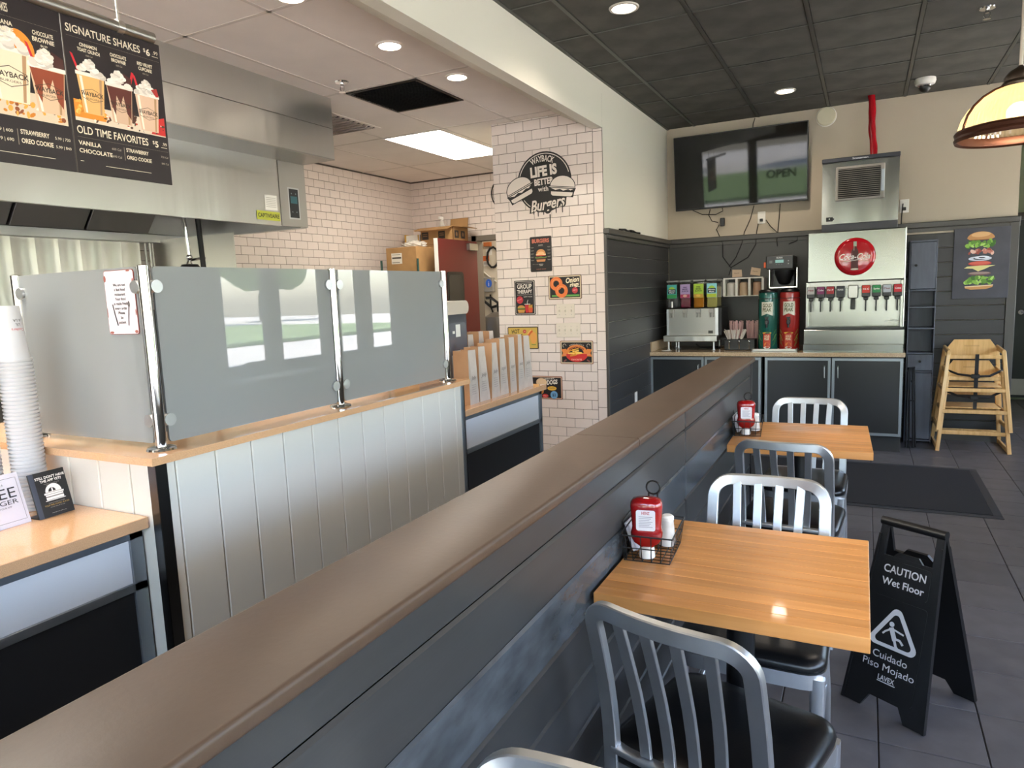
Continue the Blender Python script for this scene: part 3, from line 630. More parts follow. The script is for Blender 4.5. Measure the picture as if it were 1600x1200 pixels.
def shake(p,cx,cy,w,h,body,drip,straw,extra):
    """cx,cy bottom centre"""
    bw=w*.36; tw=w*.5
    if straw: sx,d=straw; p.poly([(cx+sx,cy+h*1.0),(cx+sx+.009,cy+h*1.0),(cx+sx+d+.009,cy+h*1.42),(cx+sx+d,cy+h*1.45)],'#c42430')
    if extra=='orange': p.ell(cx+.045,cy+h*1.12,.035,.05,'#e08a2c',rot=30)
    if extra=='choc': p.poly([(cx+.0,cy+h*1.0),(cx+w*.5,cy+h*1.0),(cx+w*.5,cy+h*1.25),(cx+.02,cy+h*1.36)],'#4a2a26')
    p.poly([(cx-bw,cy),(cx+bw,cy),(cx+tw,cy+h),(cx-tw,cy+h)],body)
    for q,cc in ((-.8,'#f2e6d4'),(-.55,body),(.62,'#b08a66')):
        p.poly([(cx+bw*q,cy+h*.02),(cx+bw*(q+.18),cy+h*.02),(cx+tw*(q+.18),cy+h*.92),(cx+tw*q,cy+h*.92)],cc)
    if drip:
        p.poly([(cx-tw*.95,cy+h*.93),(cx+tw*.95,cy+h*.93),(cx+bw*1.0,cy+h*.15),(cx+bw*.6,cy+h*.3),(cx+bw*.35,cy+h*.75),(cx-.0,cy+h*.5),(cx-bw*.4,cy+h*.72),(cx-bw*.65,cy+h*.2),(cx-bw*.95,cy+h*.4)],drip)
    p.rect(cx-tw*1.06,cy+h*.94,cx+tw*1.06,cy+h*1.03,'#e9e2d8')
    rnd=random.Random(int(cx*1e4))
    for k in range(34):
        v=(k/34)**.9; u=rnd.uniform(-1,1); p.ell(cx+u*tw*.95*(1-.9*v),cy+h*(1.0+.36*v),w*.15*(1-.55*v),w*.10*(1-.4*v),rnd.choice(['#e6dfd6','#d9d2c8','#efe9e0','#c9c0b6','#ddd6cb']),n=10)
    if extra=='cake': p.poly([(cx+tw*.4,cy+h*1.15),(cx+tw*.9,cy+h*1.22),(cx+tw*1.05,cy+h*1.0),(cx+tw*.8,cy+h*.98)],'#a3302c')
    logo(p,cx,cy+h*.47,w*.74); p.text('WAYBACK',cx,cy+h*.45,h*.1,'#33271f',w=w*.8,bold=.02); p.text('BURGERS',cx,cy+h*.36,h*.045,'#4a3a2e',w=w*.45)
def crumbs(p,x0,x1,y0,y1,cols,n,s=.008):
    rnd=random.Random(n)
    for k in range(n): p.ell(rnd.uniform(x0+s,x1-s),rnd.uniform(y0+s*.5,y1-s*.3),rnd.uniform(.3,1)*s,rnd.uniform(.25,.6)*s,rnd.choice(cols),n=7,rot=rnd.uniform(0,90))
def m_right(p,w,h):
    p.rect(-w/2,0,-w/2+.002,h,'#5a5048')
    x0,x1=-w/2+.014,w/2-.01
    p.text('SIGNATURE SHAKES',x0,h-.052,.026,CR,'l',w=.275,bold=.01); p.text('$',x1-.06,h-.042,.013,CR,'l'); p.text('6',x1-.049,h-.052,.024,CR,'l',bold=.02); p.text('.99',x1,h-.042,.013,CR,'r'); p.rect(x1-.026,h-.051,x1,h-.049,CR); dots(p,x0,x1,h-.066)
    p.rect(x0,.178,x1,.235,'#d9c9b4')
    p.poly([(x0,.19),(x0+.11,.19),(x0+.12,.215),(x0+.07,.245),(x0,.25)],'#d88a2e'); p.poly([(x1-.06,.182),(x1,.182),(x1,.25),(x1-.035,.24)],'#c4302e')
    crumbs(p,x0+.05,x1,.180,.225,['#3a241c','#5a3a2a','#e9e0d4','#b5452e'],42); crumbs(p,x0,x0+.12,.2,.25,['#e8a548','#c97d28','#f2c06a'],26,.012); crumbs(p,x0+.19,x0+.24,.2,.28,['#3a241c','#4a2c22'],14,.016)
    shake(p,-.103,.208,.1,.135,'#dfae6e',None,(-.045,-.02),None); shake(p,.002,.196,.1,.135,'#cfae94','#5a2a22',(.036,.018),'choc'); shake(p,.111,.19,.098,.135,'#d6b59c',None,(-.036,-.015),'cake')
    for s1,s2,cx,yy in (('CINNAMON','TOAST CRUNCH',-.1,.432),('CHOCOLATE','BROWNIE',.01,.428),('RED VELVET','CUPCAKE',.115,.426)):
        p.text(s1,cx,yy,.0115,CR,bold=.025,w=.062); p.text(s2,cx,yy-.017,.0115,CR,bold=.025,w=.08 if 'TO' in s2 else .055); p.text('830 Cal',cx,yy-.03,.0055,'#b0a595')
    p.text('OLD TIME FAVORITES',x0,.135,.026,CR,'l',w=.27,bold=.01); p.text('$',x1-.06,.145,.012,CR,'l'); p.text('5',x1-.05,.135,.022,CR,'l',bold=.02); p.text('.99',x1,.144,.012,CR,'r'); p.rect(x1-.026,.136,x1,.138,CR); dots(p,x0,x1,.122)
    p.text('VANILLA',x0,.096,.014,CR,'l',bold=.02); p.text('CHOCOLATE',x0,.070,.014,CR,'l',bold=.02); p.text('600 Cal',x0+.155,.096,.008,'#b0a595','r'); p.text('690 Cal',x0+.155,.070,.008,'#b0a595','r'); p.rect(x0+.167,.066,x0+.169,.112,'#8f8578')
    p.text('STRAWBERRY',x0+.176,.098,.013,CR,'l',bold=.02,w=.09); p.text('OREO COOKIE',x0+.176,.072,.013,CR,'l',bold=.02,w=.1); p.text('720 Cal',x1,.098,.007,'#b0a595','r'); p.text('840 Cal',x1,.073,.007,'#b0a595','r')
    p.rect(x0+.09,.033,x0+.27,.0345,CR); p.rect(x0,.04,x0+.012,.042,CR)
def m_left(p,w,h):
    x0,x1=-w/2+.014,w/2-.012
    p.text('SIGNATURE SHAKES',x0+.1,h-.052,.026,CR,'l',w=.1,bold=.01); dots(p,x0,x1,h-.066)
    p.rect(x0,.15,x1,.235,'#d6c4ac'); crumbs(p,x0,x1,.152,.21,['#e8a548','#c97d28','#8a4a26','#efe6da'],60,.014); crumbs(p,x1-.06,x1,.18,.27,['#3a241c','#4a2c22'],20,.018)
    shake(p,-.14,.215,.13,.15,'#e8cfa0',None,None,None); shake(p,.008,.195,.14,.165,'#ead9bd',None,None,'orange'); shake(p,.126,.18,.115,.15,'#d9b899','#8a3f26',(-.042,-.02),'choc')
    for s1,s2,cx,yy in (('BANANA','CREAM PIE',-.0,.43),('CHOCOLATE','BROWNIE',.125,.425)):
        p.text(s1,cx,yy,.0135,CR,bold=.025,w=.066); p.text(s2,cx,yy-.02,.0135,CR,bold=.025,w=.07); p.text('$6.99',cx,yy-.034,.007,CR); p.text('920 Cal',cx,yy-.046,.007,CR)
    p.text('5.99 | 600',-.005,.098,.010,CR,'r'); p.text('5.99 | 690',-.005,.070,.010,CR,'r'); p.rect(.008,.062,.010,.112,'#8f8578')
    p.text('STRAWBERRY',.018,.098,.0145,CR,'l',bold=.02,w=.09); p.text('OREO COOKIE',.018,.070,.0145,CR,'l',bold=.02,w=.1); p.text('5.99 | 720',x1,.098,.009,CR,'r'); p.text('5.99 | 840',x1,.070,.009,CR,'r'); p.rect(x0,.033,.12,.0345,CR)
menu('dark menu board with three pictured shakes and old time favorites list',1.545,1.918,m_right)
menu('dark menu board with large pictured shakes beside the narrower shakes board',1.165,1.543,m_left)
t=thing('hanging_rail','round metal rail carrying the menu boards below the ceiling','rail',(XM,1.4,2.50)); O=t.location; zr=2.487
MB(O).cyl((XM-.003,.2,zr),(XM-.003,1.895,zr),.0205,n=20).build('tube',STEELD,t)
for yy in (1.76,1.30): 
    MB(O).cyl((XM-.003,yy-.012,zr),(XM-.003,yy+.012,zr),.0235,n=20).build('clamp_ring',STEEL,t); MB(O).cyl((XM-.003,yy,zr+.02),(XM-.003,yy-.005,ZK),.004,n=8).build('hanger_rod',STEELD,t)
# ------------------------------------------------------------------ ceiling fittings
LEDW=emis('downlight_glow','#fff0dc',14); PANELG=emis('panel_glow','#fff8ea',6)
def spot(loc,energy,col,size,ang=150):
    l=bpy.data.lights.new('lamp_light','SPOT'); l.energy=energy; l.color=col; l.shadow_soft_size=size; l.spot_size=R(ang); l.spot_blend=.6
    return l
def downlight(x,y,z,label,grp,ring,r=.068,e=26):
    t=thing('downlight',label,'ceiling light',(x,y,z),0,grp)
    MB().lathe([(r,-.002),(r,-.007),(r+.014,-.007),(r+.018,0)],28).build('trim_ring',ring,t); MB().lathe([(.001,-.003),(r,-.003)],28).build('lens',LEDW,t,0)
    o=link('lamp_light',spot((x,y,z),e,(1,.86,.7),.06),t,(0,0,-.02))
downlight(-2.402,3.36,ZK,'round recessed light in the pale ceiling farther from the tiled pillar','recessed lights in the kitchen ceiling',KCEIL,.062)
downlight(-2.384,4.05,ZK,'round recessed light in the pale ceiling beside the black grille','recessed lights in the kitchen ceiling',KCEIL,.062)
downlight(-2.40,2.60,ZK,'round recessed light in the pale ceiling above the boarded counter','recessed lights in the kitchen ceiling',KCEIL,.062)
DR=mat('downlight_ring','#b8b0a6',.4)
downlight(-1.271,4.067,ZC,'round recessed light in black ceiling above the half wall','recessed lights in the black ceiling',DR)
downlight(-.643,6.479,ZC,'round recessed light in black ceiling near the television','recessed lights in the black ceiling',DR)
for x,y in ((-1.27,1.6),(.9,1.6),(.9,4.07)): downlight(x,y,ZC,'round recessed light in black ceiling out over the dining room','recessed lights in the black ceiling',DR)
t=thing('ceiling_panel_light','bright rectangular light panel in the kitchen ceiling','ceiling light',(-3.53,5.78,ZK))
MB().box(-.287,.287,-.6,.6,-.006,-.003).build('diffuser',PANELG,t,0); MB().box(-.3,-.285,-.61,.61,-.008,0).box(.285,.3,-.61,.61,-.008,0).box(-.285,.285,-.61,-.598,-.008,0).box(-.285,.285,.598,.61,-.008,0).build('frame',KTEE,t,0)
l=bpy.data.lights.new('panel_lamp','AREA'); l.shape='RECTANGLE'; l.size=.56; l.size_y=1.18; l.energy=13; l.color=(1,.93,.82); link('panel_lamp',l,t,(0,0,-.012))
t=thing('ceiling_panel_light','added unseen light panel in the kitchen ceiling over the order counter','ceiling light',(-2.91,.85,ZK))  # unseen panel light added to brighten the kitchen ceiling
MB().box(-.287,.287,-.6,.6,-.006,-.003).build('diffuser',PANELG,t,0); l=bpy.data.lights.new('panel_lamp','AREA'); l.shape='RECTANGLE'; l.size=.56; l.size_y=1.18; l.energy=48; l.color=(1,.93,.82); link('panel_lamp',l,t,(0,0,-.012))
t=thing('return_grille','square black louvred grille in the kitchen ceiling','vent',(-2.905,4.225,ZK))
for a,b,c,d in ((-.29,.29,-.3,-.275),(-.29,.29,.275,.3),(-.29,-.265,-.275,.275),(.265,.29,-.275,.275)): MB().box(a,b,c,d,-.008,-.001,.002).build('frame_side',BLACKP,t,0)
sm=MB().box(-.265,.265,-.011,.011,-.001,.001,T=Matrix.Rotation(R(35),4,'X')).mesh('slat',mat('grille_black','#171614',.5),0)
for k in range(22): link('slat',sm,t,(0,-.262+.025*k,-.006))
MB().box(-.27,.27,-.28,.28,-.001,-.0005).build('backing',BLACKM,t,0)
t=thing('supply_vent','small louvred vent beside the hood','vent',(-3.9,4.55,ZK)); MB().box(-.3,.3,-.3,.3,-.004,-.001).build('plate',KCEIL,t,0)
sm=MB().box(-.27,.27,-.022,.022,-.001,.001,T=Matrix.Rotation(R(30),4,'X')).mesh('slat',KTEE,0)
for k in range(8): link('slat',sm,t,(0,-.22+.062*k,-.014)); MB().box(-.27,.27,-.2+.062*k,-.175+.062*k,-.0055,-.0045).build('slot',BLACKM,t,0)
def sprinkler(x,y,z,label):
    t=thing('sprinkler_head',label,'sprinkler',(x,y,z)); MB().lathe([(.045,0),(.042,-.006),(.02,-.008),(.001,-.008)],20).build('escutcheon',CHROME,t)
    MB().cyl((0,0,-.008),(0,0,-.03),.011,n=12).build('body',CHROME,t); MB().tube([(.014,0,-.028),(.016,0,-.045),(.006,0,-.062)],.0035,6).tube([(-.014,0,-.028),(-.016,0,-.045),(-.006,0,-.062)],.0035,6).build('frame_arms',CHROME,t); MB().cyl((0,0,-.062),(0,0,-.065),.022,n=16).build('deflector',CHROME,t)
sprinkler(-3.054,3.722,ZK,'small chrome sprinkler in the pale kitchen ceiling'); sprinkler(.609,5.266,ZC,'small chrome sprinkler in the black ceiling')
t=thing('dome_camera','white dome security camera on the black ceiling','camera',(.385,6.78,ZC)); MB().lathe([(.075,0),(.078,-.02),(.07,-.045),(.05,-.05),(.001,-.05)],28).build('housing',WHITEP,t); MB().ball((0,0,-.064),.046,20,12).build('dome',BLACKP,t); MB().lathe([(.047,-.052),(.052,-.058),(.046,-.064)],24).build('dome_ring',CHROME,t)
# ------------------------------------------------------------------ kitchen door and utility room
d=MB().box(-4.19,-4.13,YB-.02,YB+.13,0,2.16).box(-3.1,-3.04,YB-.02,YB+.13,0,2.16).box(-4.19,-3.04,YB-.02,YB+.13,2.1,2.16).build('trim_1',mat('door_frame_grey','#6f665c',.5),None,0); struct(d,'grey frame around the kitchen doorway')
dr=MB().box(-4.16,-4.118,6.42,7.27,.02,1.08).box(-4.16,-4.118,6.42,7.27,1.73,2.09).box(-4.16,-4.118,6.42,6.58,1.08,1.73).box(-4.16,-4.118,6.92,7.27,1.08,1.73)
RED=mat('red_door','#621814',.45); dr=struct(dr.build('door_1',RED,None,0),'dark red swing door with black framed window')
MB().box(-4.162,-4.116,6.415,6.422,.02,2.09).build('edge_strip',WHITEP,dr,0)
MB().prism(rrect(.36,.66,.05,5,6.75,1.405),(-4.116,0,0),(0,1,0),(0,0,1),(1,0,0),-.002,.006).build('window_gasket',BLACKP,dr,0)
MB().prism(rrect(.29,.59,.04,5,6.75,1.405),(-4.108,0,0),(0,1,0),(0,0,1),(1,0,0),-.002,.001).build('window_pane',mat('dark_pane','#2c2c2c',.08),dr,0)
MB().box(-4.118,-4.07,7.03,7.22,1.98,2.06,.004).build('door_closer',STEELD,dr,0)
# room beyond
struct(MB().box(-5.3,-2.9,8.9,9.0,0,ZC).box(-5.3,-5.2,YB+.12,9,0,ZC).box(-2.9,-2.8,YB+.12,9,0,ZC).build('wall_utility',mat('utility_wall','#cfc4b0',.6),None,0),'cream walls of the utility room behind the red door')
struct(MB().box(-5.3,-2.8,YB+.12,9,2.7,2.75).build('ceiling_utility',KCEIL,None,0))
l=bpy.data.lights.new('utility_lamp','AREA'); l.size=.5; l.energy=16; l.color=(1,.9,.75)
t=thing('utility_light','square light on the utility room ceiling','ceiling light',(-3.7,8.2,2.7)); MB().box(-.25,.25,-.25,.25,-.03,0).build('housing',PANELG,t,0); link('utility_lamp',l,t,(0,0,-.04))
t=thing('water_tank','grey pressure tank in the utility room','tank',(-4.52,8.5,0)); MB().lathe([(.001,0),(.22,0),(.24,.06),(.24,1.05),(.2,1.16),(.08,1.22),(.001,1.23)],24).build('shell',mat('tank_grey','#57514a',.4),t); MB().tube([(0,0,1.22),(0,0,1.35),(-.1,0,1.42),(-.18,0,1.42)],.02,8).build('outlet_pipe',BLACKP,t); MB().lathe([(.242,.6),(.246,.62),(.242,.64)],24).build('band',STEELD,t)
def wallbox(name,label,cat,px,py,w,h,d,colr,extra=None,Y=8.899):
    c=ay(px,py,Y); t=thing(name,label,cat,c); MB().box(-w/2,w/2,-d,0,-h/2,h/2,.004).build('case',mat('case_'+colr.lstrip('#'),colr,.5),t,0)
    if extra: p=Print((0,-d,0),(1,0,0),(0,0,1),(0,-1,0)); extra(p,w,h); p.build('markings',t)
    return t
wallbox('control_box','grey control box with blue label in the utility room','box',766,445,.16,.2,.08,'#8d8a84',lambda p,w,h:(p.ell(.02,.02,.05,.06,'#2f62c8'),p.text('i',.02,-.02,.07,'#dfe8ff')))
wallbox('warning_notice','orange and white notice on the utility room wall','notice',760,408,.1,.15,.004,'#d9d5cc',lambda p,w,h:(p.rect(-w/2,.0,w/2,h/2,'#c9632c'),[p.rect(-w*.4,-h*.12-h*.1*k,w*.4,-h*.07-h*.1*k,'#8d8a84') for k in range(3)]))
wallbox('tape_dispenser','orange tape on the utility room wall','tape',763,382,.11,.06,.05,'#b5642c',None)
wallbox('paper_notice','white paper sheet below the orange tape','notice',764,394,.1,.09,.003,'#dcd8d0',None)
Vx=lambda *q:[ay(a,b,8.885) for a,b in q]
tag(MB().tube(Vx((752,400),(752,440),(756,470),(768,480),(776,478)),.02,8).build('rubber_hose',BLACKM),'thick black hose curving along the utility room wall','hose')
tag(MB().tube(Vx((756,425),(764,432),(776,440)),.009,6).build('tube_line',WHITEP),'thin pale tube crossing the utility room wall','tube')
tag(MB().tube(Vx((766,460),(767,480),(771,490),(768,500)),.012,6).build('tube_line',BLACKM),'thin black tube below the control box','tube')
tag(MB().tube([ay(770+9*math.cos(t_*.6),402+16*math.sin(t_*.6),8.885) for t_ in range(14)],.016,6).build('hose_coil',BLACKP),'coiled black hose hanging on the utility room wall','hose')
# round black ring beside the pillar
tag(MB().lathe([(.16,0),(.165,-.012),(.18,-.014),(.19,0)],36,ay(790,301,7.28),T=Matrix.Rotation(R(90),4,'X')).build('wall_ring',BLACKP),'black round ring on the tiled end wall half hidden by the pillar','ring')
# ------------------------------------------------------------------ storage rack and boxes
t=thing('wire_rack','storage rack with green posts in the kitchen corner','rack',(-4.6,6.75,0))
GP=mat('green_post','#24443c',.4)
for x,y in ((-.165,-.475),(.315,-.475),(-.165,.47),(.315,.47)): MB().cyl((x,y,0),(x,y,1.88),.0125,n=10).build('post',GP,t)
for z in (.3,.95,1.6):
    s=MB(); s.box(-.165,.315,-.48,-.468,z-.012,z).box(-.165,.315,.465,.475,z-.012,z)
    for k in range(12): s.box(-.165+.0425*k,-.161+.0425*k,-.475,.47,z-.004,z)
    s.build('shelf',GP,t,0)
def carton(label,x0,x1,y0,y1,z0,z1,ex=None,flaps=False,ang=0):
    c=((x0+x1)/2,(y0+y1)/2,z0); t=thing('cardboard_box',label,'box',c,ang); w,dd,h=(x1-x0)/2,(y1-y0)/2,z1-z0
    if not flaps: MB().box(-w,w,-dd,dd,0,h,.004).build('carton',PAPERC,t,0); MB().box(-w-.0005,w+.0005,-.025,.025,h*.98,h+.0008).build('tape',mat('box_tape','#c9a06a',.25),t,0)
    else:
        MB().box(-w,w,-dd,-dd+.006,0,h).box(-w,w,dd-.006,dd,0,h).box(-w,-w+.006,-dd,dd,0,h).box(w-.006,w,-dd,dd,0,h).box(-w,w,-dd,dd,0,.006).build('carton',PAPERC,t,0)
        for T,b in ((Matrix.Translation((0,-dd,h))@Matrix.Rotation(R(18),4,'X'),(-w,w,-.13,0,-.003,.003)),(Matrix.Translation((w,0,h))@Matrix.Rotation(R(8),4,'Y'),(0,.13,-dd,dd,-.003,.003)),(Matrix.Translation((0,dd,h))@Matrix.Rotation(R(78),4,'X'),(-.02,w,0,.12,-.003,.003)),(Matrix.Translation((-w,0,h))@Matrix.Rotation(R(-10),4,'Y'),(-.1,0,-dd,dd,-.003,.003))):
            MB().box(*b,T=T).build('flap',PAPERC,t,0)
    if ex: ex(t,w,dd,h)
    return t
def lab(t,w,dd,h):
    p=Print((-.06,-dd,h*.72),(1,0,0),(0,0,1),(0,-1,0)); p.rect(-.07,-.06,.07,.055,'#e3dccf'); p.rect(-.06,-.005,.06,.012,'#4a453e'); p.rect(-.06,.035,.05,.042,'#8a847a'); p.rect(-.06,-.05,.04,-.04,'#8a847a'); p.build('shipping_label',t)
def marks(t,w,dd,h):
    p=Print((0,-dd,h*.55),(1,0,0),(0,0,1),(0,-1,0))
    for cx in (-w*.72,w*.3): p=Print((0,-dd,h*.55),(1,0,0),(0,0,1),(0,-1,0)); p.rect(cx-.045,-.045,cx+.045,.04,'#2b2420'); p.rect(cx-.03,-.01,cx+.03,.0,'#8a6a48'); p.rect(cx-.03,.012,cx+.03,.02,'#8a6a48'); p.build('stamp',t)
    for cx in (-dd*.55,dd*.3): p=Print((w,0,h*.55),(0,1,0),(0,0,1),(1,0,0)); p.rect(cx-.045,-.045,cx+.045,.04,'#2b2420'); p.ell(cx,0,.02,.025,'#8a6a48'); p.build('stamp',t)
carton('closed cardboard box with white label in the kitchen corner',-4.715,-4.315,6.3,6.84,1.6,2.012,lab)
carton('plain cardboard box under the open box',-4.72,-4.2,6.86,7.22,1.6,2.06)
carton('open cardboard box with raised flaps and dark stamps',-4.63,-4.19,6.87,7.2,2.061,2.255,marks,True)
t=thing('paper_pack','white paper pack with yellow strips beside the open box','pack',(-4.84,7.08,2.0))
MB().box(-.11,.11,-.09,.1,0,.10,.006).build('bundle',PAPERC,t,0); MB().box(-.10,.12,-.09,.09,.101,.2,.006).build('wrapper',WHITEP,t,0); MB().box(-.102,-.08,-.092,.09,.101,.21).box(.085,.10,-.092,.09,.12,.20).build('yellow_strip',ink('#c79a3e'),t,0)
tag(MB().box(-4.94,-4.72,6.98,7.24,1.6,1.999,.004).build('cardboard_box',PAPERC,None,0),'narrow cardboard box under the white paper pack','box')
bm=bmesh.new(); bmesh.ops.create_icosphere(bm,subdivisions=4,radius=1)
for v in bm.verts:
    q=v.co.copy(); f=1+.16*math.sin(q.x*7+1)*math.sin(q.y*9)+.1*math.sin(q.z*13+q.x*11); v.co=Vector((q.x*.13*f,q.y*.11*f,max(0,(q.z*.05+.022)*f)))
me=bpy.data.meshes.new('plastic_bag'); bm.to_mesh(me); bm.free(); me.materials.append(mat('clear_plastic','#d9d2c6',.2,alpha=.75)); 
for q in me.polygons: q.use_smooth=True
tag(link('plastic_bag',me,None,(-4.47,6.5,2.012)),'crumpled clear plastic bag on the labelled box','bag')
t=thing('spray_bottle','clear spray bottle standing in the open box','bottle',(-4.40,6.98,2.07)); MB().lathe([(.001,0),(.04,0),(.042,.02),(.042,.2),(.018,.26),(.014,.28)],18).build('bottle_body',mat('clear_bottle','#cfc8bd',.15,alpha=.6),t); MB().box(-.012,.012,-.06,.02,.28,.31,.004).cyl((0,0,.27),(0,0,.29),.016,n=12).build('trigger_head',WHITEP,t)
# ------------------------------------------------------------------ paper bags and dispenser on the bag counter
def bag(x,y,label,h,lean,yaw,wide,split,script):
    t=thing('paper_bag',label,'paper bag',(x,y,.888),yaw,'open paper bags in a row on the counter'); w=.046; db=wide/2; dt=wide*.5*split; L=lean
    side=MB(); 
    for s in(-1,1): side=MB()._add([(-w,s*db,.0),(w,s*db,.0),(w*.99,L+s*dt,h),(-w*.99,L+s*dt,h)],[(0,1,2,3)]); side.build('wide_panel',KRAFT,t,0)
    MB()._add([(-w,-db,0),(w,-db,0),(w,db,0),(-w,db,0)],[(0,1,2,3)]).build('bag_bottom',KRAFT,t,0)
    for sx in(-1,1):
        X=sx*w; f=lambda q,s:(s*(db+(dt-db)*q)+L*q)
        zs=[0,.22,.6,1]; vs=[]
        for q in zs: vs+=[(X*(1-.01*q),f(q,-1),q*h),(X-sx*(.0 if q<.1 else .004 if q<.3 else .012 if q<.7 else .022),f(q,0) if q else 0,q*h),(X*(1-.01*q),f(q,1),q*h)]
        MB()._add(vs,[(3*i,3*i+1,3*i+4,3*i+3) for i in range(3)]+[(3*i+1,3*i+2,3*i+5,3*i+4) for i in range(3)]).build('gusset',KRAFTW,t,0)
    p=Print((w+.0012,L*.35,h*.42),(0,1,0),(0,0,1),(1,0,0)); p.text(script,0,.01,.02,'#4a4442',shear=.4,w=wide*.5)
    for k in range(5): p.rect(-wide*.25,-.02-.012*k,wide*.2,-.0165-.012*k,'#9a938e')
    p.build('printing',t); return t
bs=[(3.20,.29,-.012,.104,.8,'Jolly'),(3.316,.30,-.02,.112,.6,'Jolly'),(3.434,.31,-.0,.112,.5,'Jolly'),(3.55,.325,-.008,.104,.6,'so good'),(3.652,.325,-.01,.092,.8,'so good'),(3.756,.335,-.012,.1,.5,'since'),(3.876,.32,-.02,.115,.65,'Jolly')]
words=['paper bag at the clear dispenser end of the row','paper bag second from the clear dispenser','wide open paper bag third from the dispenser, brown inside showing','narrow paper bag in the middle of the row','pale striped paper bag past the middle of the row','paper bag next to the last one at the wall sign end','last paper bag of the row, nearest the fries sign']
for (y,hh,ln,wd,sp,s),lb_ in zip(bs,words): bag(-1.905+random.uniform(-.008,.008),y,lb_,hh,ln,R(random.uniform(-3,3)),wd,sp,s)
for (y,hh) in ((3.57,.35),(3.69,.36),(3.82,.355)): bag(-2.125,y,'taller paper bag standing in the rear row behind the front bags',hh,-.02,R(random.uniform(-4,4)),.115,.5,'Jolly')
t=thing('lid_dispenser','clear fronted dispenser with pale rounded hood behind steel post','dispenser',(-2.12,3.36,.888)); 
sh=[(-.12,0),(.12,0),(.12,.46)]+arc(.02,.46,.1,0,90,6)+arc(-.02,.46,.1,90,180,6)+[(-.12,.46)]
MB().prism(rrect(.235,.5,.06,6,0,.28),(.0,0,0),(0,1,0),(0,0,1),(1,0,0),-.13,.06).build('body',mat('grey_plastic','#4d4f58',.25),t); 
MB().prism(rrect(.25,.075,.034,6,0,.515),(.0,0,0),(0,1,0),(0,0,1),(1,0,0),-.12,.075).build('hood',mat('pale_hood','#c9bfb4',.3),t)
MB().prism(rrect(.21,.36,.03,4,0,.25),(.06,0,0),(0,1,0),(0,0,1),(1,0,0),0,.006).build('front_window',mat('tinted_window','#5a5d68',.08,coat=.6),t,0)
p=Print((.066,0,.25),(0,1,0),(0,0,1),(1,0,0)); p.rect(-.015,.1,.035,.17,'#dfe0de'); p.rect(-.05,.12,-.025,.135,'#dfe0de')
for cx in (-.045,.055): p.rect(cx-.024,-.15,cx+.024,.0,'#aeb2b8'); p.ell(cx,-.02,.007,.012,'#22252a'); p.rect(cx-.002,-.05,cx+.002,-.02,'#22252a'); p.ell(cx,-.12,.009,.014,'#22252a'); p.rect(cx-.002,-.115,cx+.002,-.085,'#22252a')
p.ell(-.03,.05,.012,.012,'#3c3e44'); p.build('labels',t)
# ------------------------------------------------------------------ decal, wall signs and switches on the pillar
YT=5.3015
t=thing('wall_decal','large round black and white burger decal on the tiled pillar','decal',(-2.35,YT,2.03)); O=t.location
p=Print((-2.35,YT,2.355),(1,0,0),(0,0,1),(0,-1,0),O,.0003); K='#14110f'; WH='#d9cfc5'
p.ell(0,0,.24,.24,K,n=48); p.ring(0,0,.221,.227,WH,n=48,a0=15,a1=165); p.ring(0,0,.221,.227,WH,n=20,a0=215,a1=250)
p.text('WAYBACK',-.01,.163,.048,WH,bold=.02,w=.19,curve=.19)
p.text('LIFE IS',.0,.052,.075,WH,bold=.05,w=.235,rot=3); p.text('BETTER',.0,-.018,.048,WH,bold=.04,w=.17,rot=3); p.text('with',-.01,-.072,.04,WH,bold=.01,w=.09)
p.text('Burgers',.03,-.215,.088,K,bold=.075,shear=.35,w=.34,rot=6); p.text('Burgers',.03,-.215,.088,WH,bold=.02,shear=.35,w=.31,rot=6)
for x,yv,l in ((-.06,-.22,.045),(-.01,-.225,.03),(.045,-.26,.07),(.1,-.2,.05),(.155,-.19,.06),(-.1,-.22,.025)): p.poly([(x-.005,yv),(x+.005,yv),(x+.004,yv-l),(x,yv-l-.008),(x-.004,yv-l)],K)
def burger(p,cx,cy,s,rot):
    ca,sa=math.cos(R(rot)),math.sin(R(rot)); Q=lambda pts:[(cx+(a*ca-b*sa)*s,cy+(a*sa+b*ca)*s) for a,b in pts]
    top=[(-1.0,0)]+[(math.cos(R(a))*1.0,math.sin(R(a))*.75+.02) for a in range(175,4,-10)]+[(1.0,0)]
    bot=[(-.9,-.42),(.9,-.42),(.88,-.62)]+[(.75,-.72),(-.75,-.72),(-.88,-.62)]
    p.poly(Q([(a*1.06,b*1.06+.01) for a,b in top]+[(1.12,-.12),(1.0,-.45),(.97,-.78),(-.97,-.78),(-1.0,-.45),(-1.12,-.12)]),K)
    p.poly(Q(top),WH); p.poly(Q([(-1.15,-.05),(1.15,-.05),(1.0,-.1),(-1.0,-.1)]),WH)
    p.poly(Q([(-.95,-.16),(.95,-.16),(.7,-.28),(.5,-.2),(.1,-.32),(-.2,-.2),(-.55,-.3),(-.8,-.2)]),WH); p.poly(Q(bot),WH)
burger(p,-.225,-.035,.115,22); burger(p,.16,-.05,.105,-8); p.build('vinyl_print',t)
def sign(label,x0,x1,z0,z1,edge,draw,tilt=0):
    c=((x0+x1)/2,YT,(z0+z1)/2); w,h=x1-x0,z1-z0; t=thing('tin_sign',label,'sign',c); t.rotation_euler=(0,R(tilt),0)
    MB().prism(rrect(w,h,.01,3),(0,0,0),(1,0,0),(0,0,1),(0,-1,0),.0,.003).build('tin_plate',ink(edge),t,0)
    p=Print((0,-.003,0),(1,0,0),(0,0,1),(0,-1,0),None,.0002); draw(p,w,h); p.build('printing',t)
